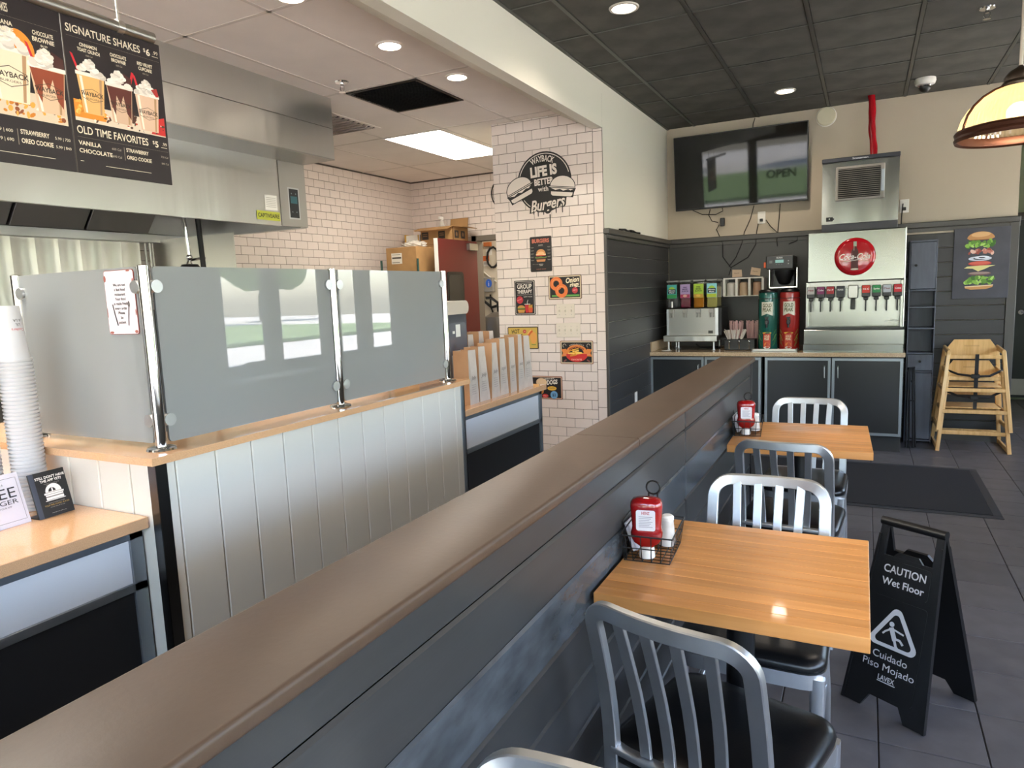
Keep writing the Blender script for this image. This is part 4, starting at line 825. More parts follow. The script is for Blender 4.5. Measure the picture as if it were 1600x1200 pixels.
def s_burgers(p,w,h):
    p.rect(-w/2+.006,-h/2+.006,w/2-.006,h/2-.006,'#1c1a19'); p.text('BURGERS',0,h/2-.05,.03,'#c9705a',w=.155,bold=.04)
    p.ell(0,.0,.042,.04,'#c98a54',0,180); p.rect(-.045,-.008,.045,.0,'#e0c9a0'); p.rect(-.042,-.016,.042,-.008,'#b5492e'); p.poly([(-.055,-.02),(-.03,-.026),(0,-.018),(.03,-.027),(.055,-.018),(.05,-.032),(-.05,-.032)],'#5f7a3a'); p.rect(-.042,-.042,.042,-.032,'#4a2c1e'); p.poly([(-.042,-.044),(.042,-.044),(.036,-.062),(-.036,-.062)],'#c08050')
    p.ell(0,.006,.03,.014,'#e0b282')
    for i in range(5):
        for s in(-1,1): p.rect(s*.075-.015,.055-.026*i,s*.075+.012,.058-.026*i,'#9a948c'); p.rect(s*.075-.012,.05-.026*i,s*.075+.006,.052-.026*i,'#6a6560')
    for s_ in ('', ): p.rect(-.02,.07,.02,.075,'#b0aaa0'); p.rect(-.025,.062,.025,.064,'#7a746c')
    p.rect(-.02,-.085,.02,-.08,'#b0aaa0'); p.rect(-.014,-.095,.014,-.091,'#b0aaa0'); p.text('Made to order',-.05,-.085,.006,'#9a948c'); p.text('YOUR WAY',0,-.127,.009,'#a8695a',w=.09)
sign('narrow black tin sign reading BURGERS with a pictured burger',-2.495,-2.30,1.639,1.925,'#3a3633',s_burgers,0)
def s_group(p,w,h):
    p.poly(rrect(w-.012,h-.012,.01,3),'#cfc6bc'); p.poly(rrect(w-.02,h-.02,.008,3),'#1f1b1d'); p.text('GROUP',0,h/2-.068,.036,'#e2dad0',w=.135,bold=.018); p.text('THERAPY',0,h/2-.108,.03,'#e2dad0',w=.14,bold=.018)
    p.rect(-.07,h/2-.025,.07,h/2-.02,'#a8a09a'); p.rect(-.07,h/2-.122,.07,h/2-.119,'#a8a09a'); p.text('HAPPY HOUR',.03,.003,.008,'#e2dad0',w=.08)
    p.ell(-.046,-.018,.031,.031,'#b5343c'); p.text('BEST BUY',-.046,-.02,.009,'#e8a8a8',w=.045,rot=20)
    p.line([(.03,-.02),(.022,-.04),(.025,-.055)],.004,'#d8d0c8'); p.rect(-.005,-.058,.05,-.052,'#d8d0c8')
    p.ell(-.035,-.085,.035,.022,'#c08a48',0,180); p.rect(-.07,-.092,.0,-.085,'#6f8a3a'); p.rect(-.068,-.1,-.002,-.092,'#3f241a'); p.rect(-.07,-.105,0,-.1,'#d9b040'); p.poly([(-.068,-.106),(-.002,-.106),(-.008,-.125),(-.062,-.125)],'#c08a48')
    p.poly([(.0,-.06),(.035,-.06),(.03,-.125),(.005,-.125)],'#b52a30'); p.poly([(.03,-.085),(.072,-.085),(.068,-.125),(.034,-.125)],'#c8532c')
    for k in range(6): p.rect(.034+.0062*k,-.085,.038+.0062*k,-.064+.003*(k%3),'#d9a440')
sign('tall black tin sign reading GROUP THERAPY with burger and fries',-2.655,-2.463,1.286,1.574,'#2a2624',s_group)
def s_onion(p,w,h):
    p.poly(rrect(w-.01,h-.01,.008,3),'#c9b79a'); p.rect(-w/2+.014,-h/2+.014,w/2-.014,h/2-.014,'#1b1718'); p.rect(-w/2+.03,-h/2+.022,w/2-.02,-h/2+.036,'#5f9a4a')
    for cx,cy in ((-.075,.03),(-.03,-.028)): p.ring(cx,cy,.026,.056,'#d9733a',n=24); p.ring(cx,cy,.034,.038,'#e89a5c',n=24,a0=20,a1=200)
    p.text('Onion',.07,.038,.04,'#ecdfc0',bold=.03,shear=.25,w=.115,rot=6); p.text('rings',.085,.006,.03,'#ecdfc0',bold=.03,shear=.25,w=.08,rot=6); p.ell(.088,-.028,.025,.025,'#b5343c'); p.text('HOT',.088,-.034,.013,'#e8b0a0',w=.03); p.rect(.1,.0,.13,.003,'#ecdfc0')
sign('tin sign reading Onion rings with two orange rings',-2.339,-2.047,1.406,1.601,'#5f4434',s_onion)
def s_hot(p,w,h):
    p.rect(-w/2+.008,-h/2+.008,w/2-.008,h/2-.008,'#c2a24e'); p.text('HOT',-.065,.04,.032,'#2a2220',w=.075,bold=.02,rot=4); p.text('DOGS',-.05,-.002,.032,'#2a2220',w=.1,bold=.01,rot=4); p.ell(.018,.055,.016,.016,'#b5343c'); p.text('1$',.018,.05,.011,'#e8c8a0'); p.line([(.05,.02),(.07,.045),(.09,.062)],.022,'#c8582c'); p.line([(.045,.03),(.065,.055),(.082,.068)],.012,'#e0a860'); p.ell(.1,.0,.03,.05,'#d99a50'); p.rect(.08,-.06,.12,-.055,'#5a7a3a')
sign('yellow tin sign reading HOT DOGS partly behind the bags',-2.733,-2.446,.997,1.186,'#4a4038',s_hot)
def s_fries(p,w,h):
    p.poly(rrect(w-.01,h-.01,.008,3),'#c9b79a'); p.rect(-w/2+.014,-h/2+.014,w/2-.014,h/2-.014,'#191415')
    p.ell(0,-.012,.098,.075,'#d9803e',0,180); p.ell(0,-.012,.098,.066,'#c4302e',180,360); p.poly([(-.135,.025),(-.09,.03),(-.09,-.03),(-.135,-.035),(-.12,-.005)],'#d9803e'); p.poly([(.135,.025),(.09,.03),(.09,-.03),(.135,-.035),(.12,-.005)],'#d9803e'); p.ell(0,-.005,.062,.045,'#191415',0,180)
    p.text('FRENCH FRIES',0,.036,.013,'#5a1a18',w=.13,bold=.03,curve=.11); p.text('AMERICAN STYLE',0,.063,.008,'#d9cdb8',w=.13,curve=.2); p.text('FAVORITE',0,-.066,.013,'#f0b0a0',w=.09,bold=.02); p.text('EST',-.105,-.02,.009,'#e08888',w=.02); p.text('1990',.105,-.02,.009,'#e08888',w=.024)
    rnd=random.Random(3)
    for k in range(11): x=rnd.uniform(-.05,.04); yv=rnd.uniform(-.04,.025); p.line([(x-.028,yv),(x+.028,yv+rnd.uniform(-.008,.012))],.0095,rnd.choice(['#e0a83c','#c98a2a','#ecc060']))
    for s in(-1,1): p.ring(s*.105,.055,.012,.016,'#b8ac9c',n=12,a0=0,a1=250); p.line([(s*.09,-.06),(s*.115,-.075)],.012,'#7a4a44')
sign('black tin sign with french fries in orange and red badge',-2.25,-1.96,.874,1.066,'#8a5a48',s_fries)
def s_dogs(p,w,h):
    p.poly(rrect(w-.01,h-.01,.008,3),'#c9a48c'); p.rect(-w/2+.012,-h/2+.012,w/2-.012,h/2-.012,'#1b1516'); p.ell(-.045,.045,.05,.035,'#d9b890'); p.text('FRESH HOT',.03,.07,.011,'#e8e0d4',w=.09,bold=.02,rot=4); p.text('DOGS',.055,.03,.036,'#e8e0d4',w=.1,bold=.03,shear=.2,rot=6); p.ell(.05,-.005,.042,.018,'#d9a83e'); p.text('TASTY',.05,-.011,.012,'#3a2a18',w=.055); p.ell(.068,-.06,.033,.033,'#6a9ac0'); p.text('$2',.068,-.072,.024,'#1f3a58',bold=.02); p.ell(-.012,-.07,.028,.016,'#c4302e'); p.text('ONLY',-.012,-.075,.010,'#f0c0b0',w=.035); p.ell(-.06,-.03,.035,.03,'#b5753e')
sign('black tin sign with blue price circle low beside the bag counter',-2.53,-2.24,.573,.769,'#8a5a48',s_dogs)
def switches(label,x0,x1,z0,z1,n):
    t=thing('switch_plate',label,'switch',((x0+x1)/2,YT,(z0+z1)/2)); w,h=x1-x0,z1-z0; SWM=mat('switch_cream','#d3c9ba',.4)
    MB().box(-w/2,w/2,-.006,0,-h/2,h/2,.002).build('plate',SWM,t,0)
    for k in range(n):
        x=-w/2+w*(k+.5)/n; MB().box(x-.005,x+.005,-.016,-.006,-.004,.014,.001,T=Matrix.Rotation(R(20),4,'X')).build('toggle',SWM,t,0)
        for s in(-1,1): MB().cyl((x,-.006,s*.03),(x,-.0075,s*.03),.003,n=8).build('screw',STEELD,t)
switches('triple light switch plate below the onion rings sign',-2.272,-2.113,1.254,1.368,3); switches('quadruple light switch plate above the fries sign',-2.278,-2.067,1.095,1.212,4)
# ------------------------------------------------------------------ tables
stv=MB().box(-.2965,.2965,-.0211,.0211,-.034,0,.0016).mesh('stave',MAPLE,0)
def table(label,x,y,rz):
    t=thing('dining_table',label,'table',(x,y,0),rz,'butcher block tables along the half wall')
    for k in range(14): link('stave',stv,t,(0,-.2775+.0427*k,.75))
    MB().cyl((0,0,.02),(0,0,.70),.036,n=18).build('pedestal',BLACKP,t); MB().box(-.2,.2,-.2,.2,.700,.716,.003).build('top_plate',BLACKP,t,0)
    MB().box(-.27,.27,-.03,.03,0,.03,.008).box(-.03,.03,-.27,.27,0,.03,.008).build('cross_base',BLACKP,t,0)
    return t
table('butcher block table with the caution sign beside it',-.272,1.795,R(.2)); table('butcher block table nearer the drinks cabinets',-.262,3.50,R(2))
# ------------------------------------------------------------------ chairs
def lean(z):
    P=[(.44,-.190),(.55,-.196),(.65,-.212),(.75,-.236),(.80,-.250),(.87,-.272)]
    for (a,b),(c,d) in zip(P,P[1:]):
        if z<=c: return b+(d-b)*(z-a)/(c-a)
    return P[-1][1]
def bow(x): return -.028*(1-(x/.19)**2)
def make_chair():
    t=thing('metal_chair','','chair')
    W,ZT,r=.171,.828,.055
    pts=[(-W,z) for z in (.40,.46,.52,.58,.64,.70,.75)]+arc(-W+r,ZT-r,r,180,90,8)+[(x,ZT) for x in (-.09,-.045,0,.045,.09)]+arc(W-r,ZT-r,r,90,0,8)+[(W,z) for z in (.75,.70,.64,.58,.52,.46,.40)]
    path=[]
    for x,z in pts:
        k=max(0,min(1,(z-.50)/.3)); path.append((x,lean(max(z,.44))+bow(x)*k,z))
    pr=rrect(.035,.021,.0025,1); MB().sweep(path,pr,(0,1,0)).build('back_frame',ALU,t,28)
    for x in (-.099,-.033,.033,.099):
        zz=[.478,.52,.58,.64,.70,.76,.83]; pth=[(x*(.86+.14*(z-.478)/.35),lean(z)+bow(x)*max(0,min(1,(z-.50)/.3))+.002,z) for z in zz]
        MB().sweep(pth,rrect(.026,.010,.0015,1),(0,1,0)).build('back_slat',ALU,t,28)
    MB().sweep([(x,-.188+bow(x)*.25,.468) for x in (-.165,-.085,0,.085,.165)],rrect(.03,.016,.004,2),(0,0,1)).build('lower_back_rail',ALU,t,45)
    for s in(-1,1):
        MB().sweep([(s*.171,-.189,.46),(s*.173,-.192,.36),(s*.184,-.212,.18),(s*.187,-.242,0)],rrect(.034,.024,.006,2),(0,1,0),scales=[1,1,.9,.75]).build('rear_leg',ALU,t,45)
        MB().sweep([(s*.178,.178,.43),(s*.180,.182,.25),(s*.184,.19,0)],rrect(.036,.026,.006,2),(0,1,0),scales=[1.1,.95,.72]).build('front_leg',ALU,t,45)
        MB().sweep([(s*.182,-.215,.2),(s*.181,.184,.2)],rrect(.014,.024,.004,2),(0,0,1)).build('side_stretcher',ALU,t,45)
    MB().box(-.175,.175,-.006,.006,.19,.212,.003).build('cross_stretcher',ALU,t,0)
    ol=rrect(.40,.40,.06,5,0,.0); il=rrect(.36,.36,.05,5,0,0); m=MB(); n_=len(ol)
    vs=[(x,y,z) for (x,y) in ol for z in (.40,.442)]+[(x,y,z) for (x,y) in il for z in (.40,.442)]; fs=[]
    for i in range(n_):
        j=(i+1)%n_; fs+=[(2*i,2*j,2*j+1,2*i+1),(2*n_+2*i,2*n_+2*j,2*n_+2*j+1,2*n_+2*i+1),(2*i+1,2*j+1,2*n_+2*j+1,2*n_+2*i+1),(2*i,2*j,2*n_+2*j,2*n_+2*i)]
    m._add(vs,fs).build('seat_frame',ALU,t,30)
    c=MB(); rings=[(.372,.440,.05),(.396,.446,.06),(.400,.456,.062),(.392,.468,.06),(.36,.478,.055),(.28,.483,.05),(.12,.485,.03)]; vs=[];k=0
    for w,z,rr in rings: vs+=[(x,y,z) for x,y in rrect(w,w,rr,5)]
    n_=len(rrect(1,1,.1,5)); fs=[(a*n_+i,a*n_+(i+1)%n_,(a+1)*n_+(i+1)%n_,(a+1)*n_+i) for a in range(len(rings)-1) for i in range(n_)]+[tuple(range((len(rings)-1)*n_,len(rings)*n_)),tuple(range(n_))]
    c._add(vs,fs).build('seat_cushion',VINYL,t,50)
    return t
ch0=make_chair(); first=[True]
def chair(label,x,y,rz):
    o=ch0 if first[0] else dup(ch0); first[0]=False
    o.location=(x,y,0); o.rotation_euler=(0,0,R(rz)); tag(o,label,'chair','metal chairs along the half wall')
# position is the seat centre; chair faces its local +y
chair('metal chair facing the caution sign table, its back to the empty chair rail',-.264,1.4955,-14.5)
chair('metal chair on the caution sign table side away from the tilted chair',-.268,2.06,180)
chair('metal chair between the two tables, facing the drinks cabinets',-.265,3.16,-4)
chair('metal chair nearest the drinks cabinets',-.262,3.77,179)
chair('metal chair whose bare top rail backs onto the tilted chair',-.303,.50,178)
chair('metal chair by the window wall reflected in the frosted glass',1.93,5.42,90)
# ------------------------------------------------------------------ caddies and their contents
def caddy(label,x,y,rz):
    t=thing('condiment_caddy',label,'caddy',(x,y,.75),rz,'wire condiment caddies on the tables')
    w,d=.06,.086; r=.0017; wt,dt=.069,.096
    R4=lambda a,b,z:[(-a,-b,z),(a,-b,z),(a,b,z),(-a,b,z)]
    MB().tube(R4(w,d,.004),r,6,True).build('base_ring',WIRE,t); MB().tube(R4(wt,dt,.075),.0024,6,True).tube(R4((w+wt)/2,(d+dt)/2,.04),r,6,True).build('rim',WIRE,t)
    m=MB()
    for k in range(9):
        yv=-d+2*d*k/8; m.tube([(-w*1.15,yv*1.11,.075),(-w,yv,.004),(w,yv,.004),(w*1.15,yv*1.11,.075)],r*.8,5)
    for k in range(1,5):
        xv=-w+2*w*k/5; m.tube([(xv*1.15,-d*1.11,.075),(xv,-d,.004),(xv,d,.004),(xv*1.15,d*1.11,.075)],r*.8,5)
    m.build('wire_grid',WIRE,t)
    MB().tube([(-.012,.01,.005),(-.012,.01,.165)],.0024,6).tube([(.012,.01,.005),(.012,.01,.165)],.0024,6).build('handle_stem',WIRE,t); MB().tube([(.0185*math.cos(k*.3927),.01,.18+.0185*math.sin(k*.3927)) for k in range(16)],.0026,6,True,ref=(0,1,0)).build('handle_ring',WIRE,t)
    MB().tube([(-.066,-.06,.0),(-.07,-.06,.10),(-.07,.07,.10),(-.066,.07,.0)],.002,6).tube([(-.058,-.07,.0),(-.06,-.07,.085),(-.06,.06,.085),(-.058,.06,.0)],.002,6).build('side_hoop',WIRE,t)
    return t
KET=mat('ketchup_red','#8f0f12',.12,coat=.6); 
def ketchup(label,x,y,z,rz):
    t=thing('ketchup_bottle',label,'bottle',(x,y,z),rz,'upturned ketchup bottles in the caddies'); 
    MB().lathe([(.001,0),(.021,0),(.0215,.003),(.0185,.032),(.001,.032)],22).build('cap',WHITEP,t)
    secs=[(.014,.014,.030),(.018,.016,.036),(.026,.021,.046),(.0305,.0235,.062),(.0315,.024,.078),(.0295,.0225,.09),(.0285,.022,.1),(.0295,.0225,.12),(.031,.0235,.15),(.0318,.024,.168),(.031,.023,.182),(.027,.019,.192),(.018,.012,.197),(.002,.002,.198)]
    n_=24; vs=[]; 
    for a,b,zz in secs:
        for i in range(n_):
            th=2*math.pi*i/n_; c,s=math.cos(th),math.sin(th); e=.62; vs.append((1.34*a*math.copysign(abs(c)**e,c),1.1*b*math.copysign(abs(s)**e,s),.03+(zz-.03)*.8))
    fs=[(q*n_+i,q*n_+(i+1)%n_,(q+1)*n_+(i+1)%n_,(q+1)*n_+i) for q in range(len(secs)-1) for i in range(n_)]; MB()._add(vs,fs).build('bottle_body',KET,t,60)
    p=Print((0,-.0268,.108),(1,0,0),(0,-.004,1),(0,-1,0)); p.poly(rrect(.05,.056,.006,4),'#ddd8dc'); p.text('HEINZ',0,.016,.008,'#b02a34',w=.021,bold=.02)
    for k in range(7): p.rect(-.018,.009-.0045*k,.018-.004*(k%3),.0105-.0045*k,'#8f8a94')
    p.build('label',t); return t
def shaker(label,x,y,z,mt,h=.085):
    t=thing('shaker',label,'shaker',(x,y,z),0,'shakers in the caddies')
    MB().lathe([(.001,0),(.022,0),(.023,.004),(.017,h*.85)],18,capt=True).build('shaker_body',mt,t); MB().lathe([(.018,h*.85),(.018,h*.95),(.013,h),(.001,h)],18).build('shaker_lid',WHITEP,t)
SHK=mat('salt_glass','#dcd8d2',.25); PEP=mat('pepper_glass','#b8a888',.25)
NAP=mat('napkin_paper','#e2dfe6',.8)
for i,(x,y,rz,w) in enumerate(((-.505,1.80,R(4),'caution sign table'),(-.497,3.475,R(6),'table nearer the drinks cabinets'))):
    caddy('black wire condiment caddy on the '+w,x,y,rz); ketchup('red upside down ketchup bottle in the caddy on the '+w,x-.002,y-.052,.7565,rz+R(6))
    shaker('white ribbed salt shaker in the caddy on the '+w,x+.026,y+.055,.7565,SHK); shaker('pepper shaker in the caddy on the '+w,x-.022,y+.062,.7565,PEP,.075)
    T=Matrix.Rotation(R(-18),4,'Y'); m=MB().box(-.004,.004,-.045,.045,.004,.085,.002,T=T).box(.004,.010,-.045,.045,.004,.08,.002,T=T)
    o=m.build('napkin_stack',NAP,None,0); o.location=(x-.040,y+.005,.7565); tag(o,'folded white napkins leaning in the caddy on the '+w,'napkins')
# ------------------------------------------------------------------ caution sign
e=Vector((.204-(-.04),2.433-2.583,0)); rzs=math.atan2(e.y,e.x)
t=thing('caution_sign','black folding wet floor caution sign standing on the tiles','sign',(.082,2.508,0),rzs)
BW,TW,HT,SP=.144,.104,.655,.325
def panel(name,th0,sgn):
    a=math.asin(SP/2/HT); n0=Vector((0,0 if sgn<0 else SP,0)); v=Vector((0,math.sin(a)*(1 if sgn<0 else -1),math.cos(a))); nn=Vector((0,-math.cos(a)*(1 if sgn<0 else -1),math.sin(a)))
    m=MB(); wv=lambda q:BW+(TW-BW)*q/HT
    m.prism([(-BW,0),(-.075,0),(-.05,.048),(.05,.048),(.075,0),(BW,0),(wv(.53),.53),(-wv(.53),.53)],n0,(1,0,0),v,nn,-.006,.006)
    for s in(-1,1): m.prism([(s*wv(.53),.53),(s*wv(.64),.64),(s*(wv(.64)-.024),.64),(s*(wv(.53)-.03),.53)],n0,(1,0,0),v,nn,-.006,.006)
    m.prism([(-.05,.53),(.05,.53),(.035,.548),(-.035,.548)],n0,(1,0,0),v,nn,-.005,.005)
    for s in(-1,1): m.prism([(s*wv(.0),.0),(s*wv(.6),.6),(s*(wv(.6)-.008),.6),(s*(wv(.0)-.008),.0)],n0,(1,0,0),v,nn,.006,.011)
    if sgn<0:
        m.prism(rrect(.17,.105,.012,3,0,.465),n0,(1,0,0),v,nn,.006,.0085); m.prism(rrect(.185,.33,.012,3,0,.225),n0,(1,0,0),v,nn,.006,.0075)
    o=m.build(name,BLACKP,t,0); return n0,v,nn
n0,v,nn=panel('front_leaf',0,-1); panel('back_leaf',0,1)
topc=n0+v*.645
MB().cyl(topc+Vector((-TW-.004,0,0)),topc+Vector((TW+.004,0,0)),.0155,n=16).build('handle_bar',BLACKP,t)
p=Print(n0+nn*.0085,(1,0,0),v,nn); G='#c9c8cc'
p.text('CAUTION',0,.475,.026,G,w=.142,bold=.016); p.text('Wet Floor',0,.432,.024,G,w=.142,bold=.016)
tri=[(0,.385),(.082,.245),(-.082,.245)]
def rt(s,r,cy):   # rounded triangle
    P=[(0,cy+s),(s*.94,cy-s*.55),(-s*.94,cy-s*.55)]; out=[]
    for (x,y),a0 in zip(P,(150,30,-90)): pass
    out+=arc(P[0][0],P[0][1]-r,r,150,30,6)+arc(P[1][0]-r,P[1][1]+r*.6,r,30,-90,6)+arc(P[2][0]+r,P[2][1]+r*.6,r,-90,-210,6); return out
p.poly(rt(.084,.02,.277),G); p.poly(rt(.065,.012,.2755),'#0e0e10')
p.ell(-.012,.306,.0085,.0085,G); p.line([(-.012,.295),(-.002,.272),(.006,.255)],.016,G); p.line([(-.010,.292),(-.03,.276),(-.038,.266)],.006,G); p.line([(-.008,.292),(.012,.288),(.032,.284)],.006,G); p.line([(.004,.262),(.022,.262),(.034,.250)],.008,G); p.line([(.004,.258),(.012,.238),(.018,.232)],.009,G)
p.text('Cuidado',0,.182,.024,G,w=.118,bold=.006); p.text('Piso Mojado',0,.145,.024,G,w=.175,bold=0); p.poly([(-.03,.108),(.032,.108),(.036,.135),(-.034,.135)],'#0e0e10'); p.text('LAVEX',0,.112,.017,G,w=.056,bold=.015); p.rect(-.03,.106,.032,.109,G); p.build('lettering',t)
# ------------------------------------------------------------------ mat
t=thing('floor_mat','black ribbed entrance mat with rubber border on the tiles','mat',(-.14,5.55,0)); MB().box(-.87,.87,-.57,.57,.001,.009).build('pile',speckle('mat_pile','#18181a','#08080a',220,.95,0),t,0)
for a,b,c,d in ((-.92,.92,-.62,-.57),(-.92,.92,.57,.62),(-.92,-.87,-.57,.57),(.87,.92,-.57,.57)): MB().box(a,b,c,d,.0005,.006,.002).build('rubber_edge',mat('mat_rubber','#2a2e33',.5),t,0)
# ------------------------------------------------------------------ high chairs
def highchair(label,x,y,z,rz):
    t=thing('high_chair',label,'high chair',(x,y,z),R(rz),'stacked wooden high chairs')
    pr=rrect(.030,.019,.004,1)
    for s in(-1,1):
        MB().sweep([(s*.255,-.235,.0),(s*.192,-.17,.66)],rrect(.030,.022,.004,1),(0,1,0)).build('front_leg',BEECH,t,30); MB().sweep([(s*.255,.215,0),(s*.192,.13,.66)],rrect(.030,.022,.004,1),(0,1,0)).build('rear_leg',BEECH,t,30)
        MB().sweep([(s*.252,-.23,.02),(s*.252,.21,.02)],rrect(.02,.036,.004,1),(0,0,1)).build('foot_runner',BEECH,t,30); MB().sweep([(s*.192,-.185,.655),(s*.192,.14,.672)],rrect(.024,.04,.006,1),(0,0,1)).build('arm_rail',BEECH,t,30); MB().sweep([(s*.222,-.2,.34),(s*.222,.175,.34)],rrect(.018,.03,.004,1),(0,0,1)).build('seat_rail',BEECH,t,30)
    for z_,y_,w_ in ((.16,-.219,.238),(.34,-.202,.222),(.615,-.168,.194)): MB().box(-w_,w_,y_-.009,y_+.009,z_-.016,z_+.016,.004).build('front_rail',BEECH,t,0)
    for z_,y_,w_ in ((.10,.2,.243),(.45,.16,.212)): MB().box(-w_,w_,y_-.008,y_+.008,z_-.018,z_+.018,.004).build('rear_rail',BEECH,t,0)
    MB().box(-.2,.2,-.12,.17,.352,.364,.004).build('seat_board',BEECH,t,0)
    MB().prism([(-.19,.60),(.19,.60),(.19,.655),(.13,.745),(-.13,.745),(-.19,.655)],(0,.145,0),(1,0,0),(0,-.1,1),(0,1,0),-.008,.008).build('backrest',BEECH,t,0)
    p=Print((0,.137-.068,.692),(1,0,0),(0,-.1,1),(0,-1,.1)); p.text('HIGH CHAIR',0,.005,.01,'#8f6a3e',w=.06); p.rect(-.055,-.006,.055,-.003,'#8f6a3e'); p.build('stamp',t)
    ST=mat('strap_black','#1a1a1a',.7); MB().box(-.005,.022,-.185,-.178,.36,.64).build('strap',ST,t,0); MB().tube([(-.2,-.1,.5),(-.12,-.17,.47),(0,-.19,.455),(.1,-.19,.46),(.2,-.1,.5)],.010,6).build('waist_strap',ST,t); MB().box(-.03,.03,-.205,-.19,.44,.475,.004).build('buckle',BLACKP,t,0)
    return t
highchair('lower wooden high chair of the pair, standing on the tiles',.824,7.035,0,1); highchair('upper wooden high chair nested on top of the other',.824,7.03,.182,1)
# ------------------------------------------------------------------ tall narrow shelf
t=thing('tall_shelf','tall narrow charcoal cabinet with open shelves and small knobs','shelf',(.438,7.17,0)); GM=mat('charcoal_wood','#5a5e69',.5,var=.12,vscale=5,stretch=(6,6,1))
w,d=.105,.095
for s in(-1,1): MB().box(s*w-.009 if s>0 else -w,w if s>0 else -w+.009,-d,d,0,1.79,.002).build('side_panel',GM,t,0)
MB().box(-w,w,d-.006,d,.0,1.79).build('back_panel',GM,t,0)
for z in (.03,.65,.813,1.033,1.218,1.367,1.79): MB().box(-w+.001,w-.001,-d-.002,d-.006,z-.014,z,.002).build('shelf_board',GM,t,0)
for z0,z1,n_ in ((1.372,1.772,'door'),(.655,.795,'drawer'),(.04,.632,'door')):
    o=MB().box(-w+.011,w-.011,-d-.006,-d+.008,z0,z1,.002).build(n_,GM,t,0); kz={1.372:1.575,.655:.735,.04:.56}[z0]; MB().lathe([(.001,.022),(.011,.02),(.012,.012),(.006,.006),(.006,0)],14,(-.055 if n_=='door' else 0,-d-.006,kz),T=Matrix.Rotation(R(90),4,'X')).build('knob',BLACKP,o)
t=thing('folded_stand','folded black metal stand leaning by the drinks cabinet','stand',(.375,6.86,0))
for x0,y0_,x1 in ((-.035,-.05,-.03),(-.012,-.03,-.02),(.02,-.045,.0),(.038,-.02,.012)): MB().tube([(x0,y0_,.008),(x1,.0,.70)],.008,6).build('leg',BLACKM,t)
MB().tube([(-.034,-.02,.70),(.016,-.0,.705)],.009,6).tube([(-.03,-.03,.42),(.022,-.03,.42)],.006,6).build('brace',BLACKM,t)
# ------------------------------------------------------------------ burger canvas
t=thing('burger_canvas','dark canvas of a burger in floating layers on the boarded wall','picture',(.881,7.275,1.27)); w,h=.41,.607
MB().box(-w/2,w/2,-.0,.024,0,h,.002).build('canvas_box',mat('canvas_slate','#4a4a50',.7,var=.15,vscale=6),t,0)
p=Print((-.008,0,h/2),(1,0,0),(0,0,1),(0,-1,0),None,.0004)
def blob(cx,cy,rx,ry,cols,n,s,seed):
    rnd=random.Random(seed)
    for k in range(n): a=rnd.uniform(-1,1); p.ell(cx+a*rx,cy+rnd.uniform(-1,1)*ry,s*rnd.uniform(.6,1.2),s*rnd.uniform(.4,.8),rnd.choice(cols),n=9,rot=rnd.uniform(0,180))
p.poly([(-.1,.215)]+[(.1*math.cos(R(a)),.212+.058*math.sin(R(a))) for a in range(170,9,-10)]+[(.1,.215),(.08,.203),(-.08,.2)],'#c08a54'); p.ell(.0,.245,.07,.022,'#d9ac78',rot=3); p.rect(-.07,.197,.075,.202,'#8a5530')
blob(0,.165,.1,.02,['#5f8f34','#86b44a','#a9cf6a','#3f6a24'],34,.022,1); blob(-.055,.10,.045,.012,['#c07a6a','#e0b8a8','#9a4a3c'],16,.018,2); blob(.05,.098,.04,.014,['#c07a6a','#e0b8a8','#9a4a3c'],16,.018,3)
p.ring(0,.04,.05,.085,'#c9cdd8',n=24,ry=.24); p.ring(.015,.048,.025,.055,'#dfe2ea',n=20,ry=.26); p.ell(0,-.002,.085,.02,'#b8423a'); p.ell(.0,.002,.075,.014,'#d0604f')
p.poly([(-.115,-.04),(-.09,-.025),(.0,-.02),(.115,-.022),(.07,-.034),(.04,-.05),(-.01,-.07),(-.05,-.045)],'#d9d08a'); p.ell(0,-.088,.085,.016,'#7a5a54'); p.ell(0,-.084,.075,.01,'#a08880'); blob(0,-.145,.1,.022,['#5f8f34','#86b44a','#a9cf6a','#3f6a24'],36,.023,4)
p.poly([(-.105,-.196),(.105,-.186),(.098,-.208),(.05,-.224),(-.06,-.226),(-.1,-.214)],'#c89058'); p.poly([(-.105,-.196),(.105,-.186),(.098,-.196),(-.1,-.205)],'#e8cfa8'); p.build('painted_layers',t)
# ------------------------------------------------------------------ drinks cabinets and worktop
def cabinet(label,x0,x1,ds):
    t=thing('drinks_cabinet',label,'cabinet',((x0+x1)/2,6.9,0),0,'drinks cabinets under the stone worktop'); O=t.location
    MB(O).box(x0,x1,6.575,7.295,.14,.822).build('carcass',DARKL,t,0); MB(O).box(x0+.005,x1-.005,6.64,7.28,0,.14).build('toe_kick',mat('toe_kick_dark','#2b2b2d',.4),t,0)
    for a,b,hs in ds:
        o=MB(O).box(a+.022,b-.022,6.556,6.574,.172,.790).build('door',DARKL,t,0)
        for q in ((a+.002,a+.024,.15,.812),(b-.024,b-.002,.15,.812),(a+.024,b-.024,.15,.174),(a+.024,b-.024,.788,.812)): MB(O).box(q[0],q[1],6.552,6.575,q[2],q[3],.001).build('door_frame',ALUF,o,0)
        xx=b-.05 if hs>0 else a+.05; MB(O).tube([(xx,6.556,.64),(xx,6.53,.645),(xx,6.53,.735),(xx,6.556,.74)],.005,8).build('handle',ALU,o)
cabinet('drinks cabinet under the juice dispenser',-1.845,-.822,((-1.842,-1.334,1),(-1.330,-.826,-1))); cabinet('drinks cabinet under the soda fountain',-.80,.294,((-.797,-.255,1),(-.249,.291,-1)))
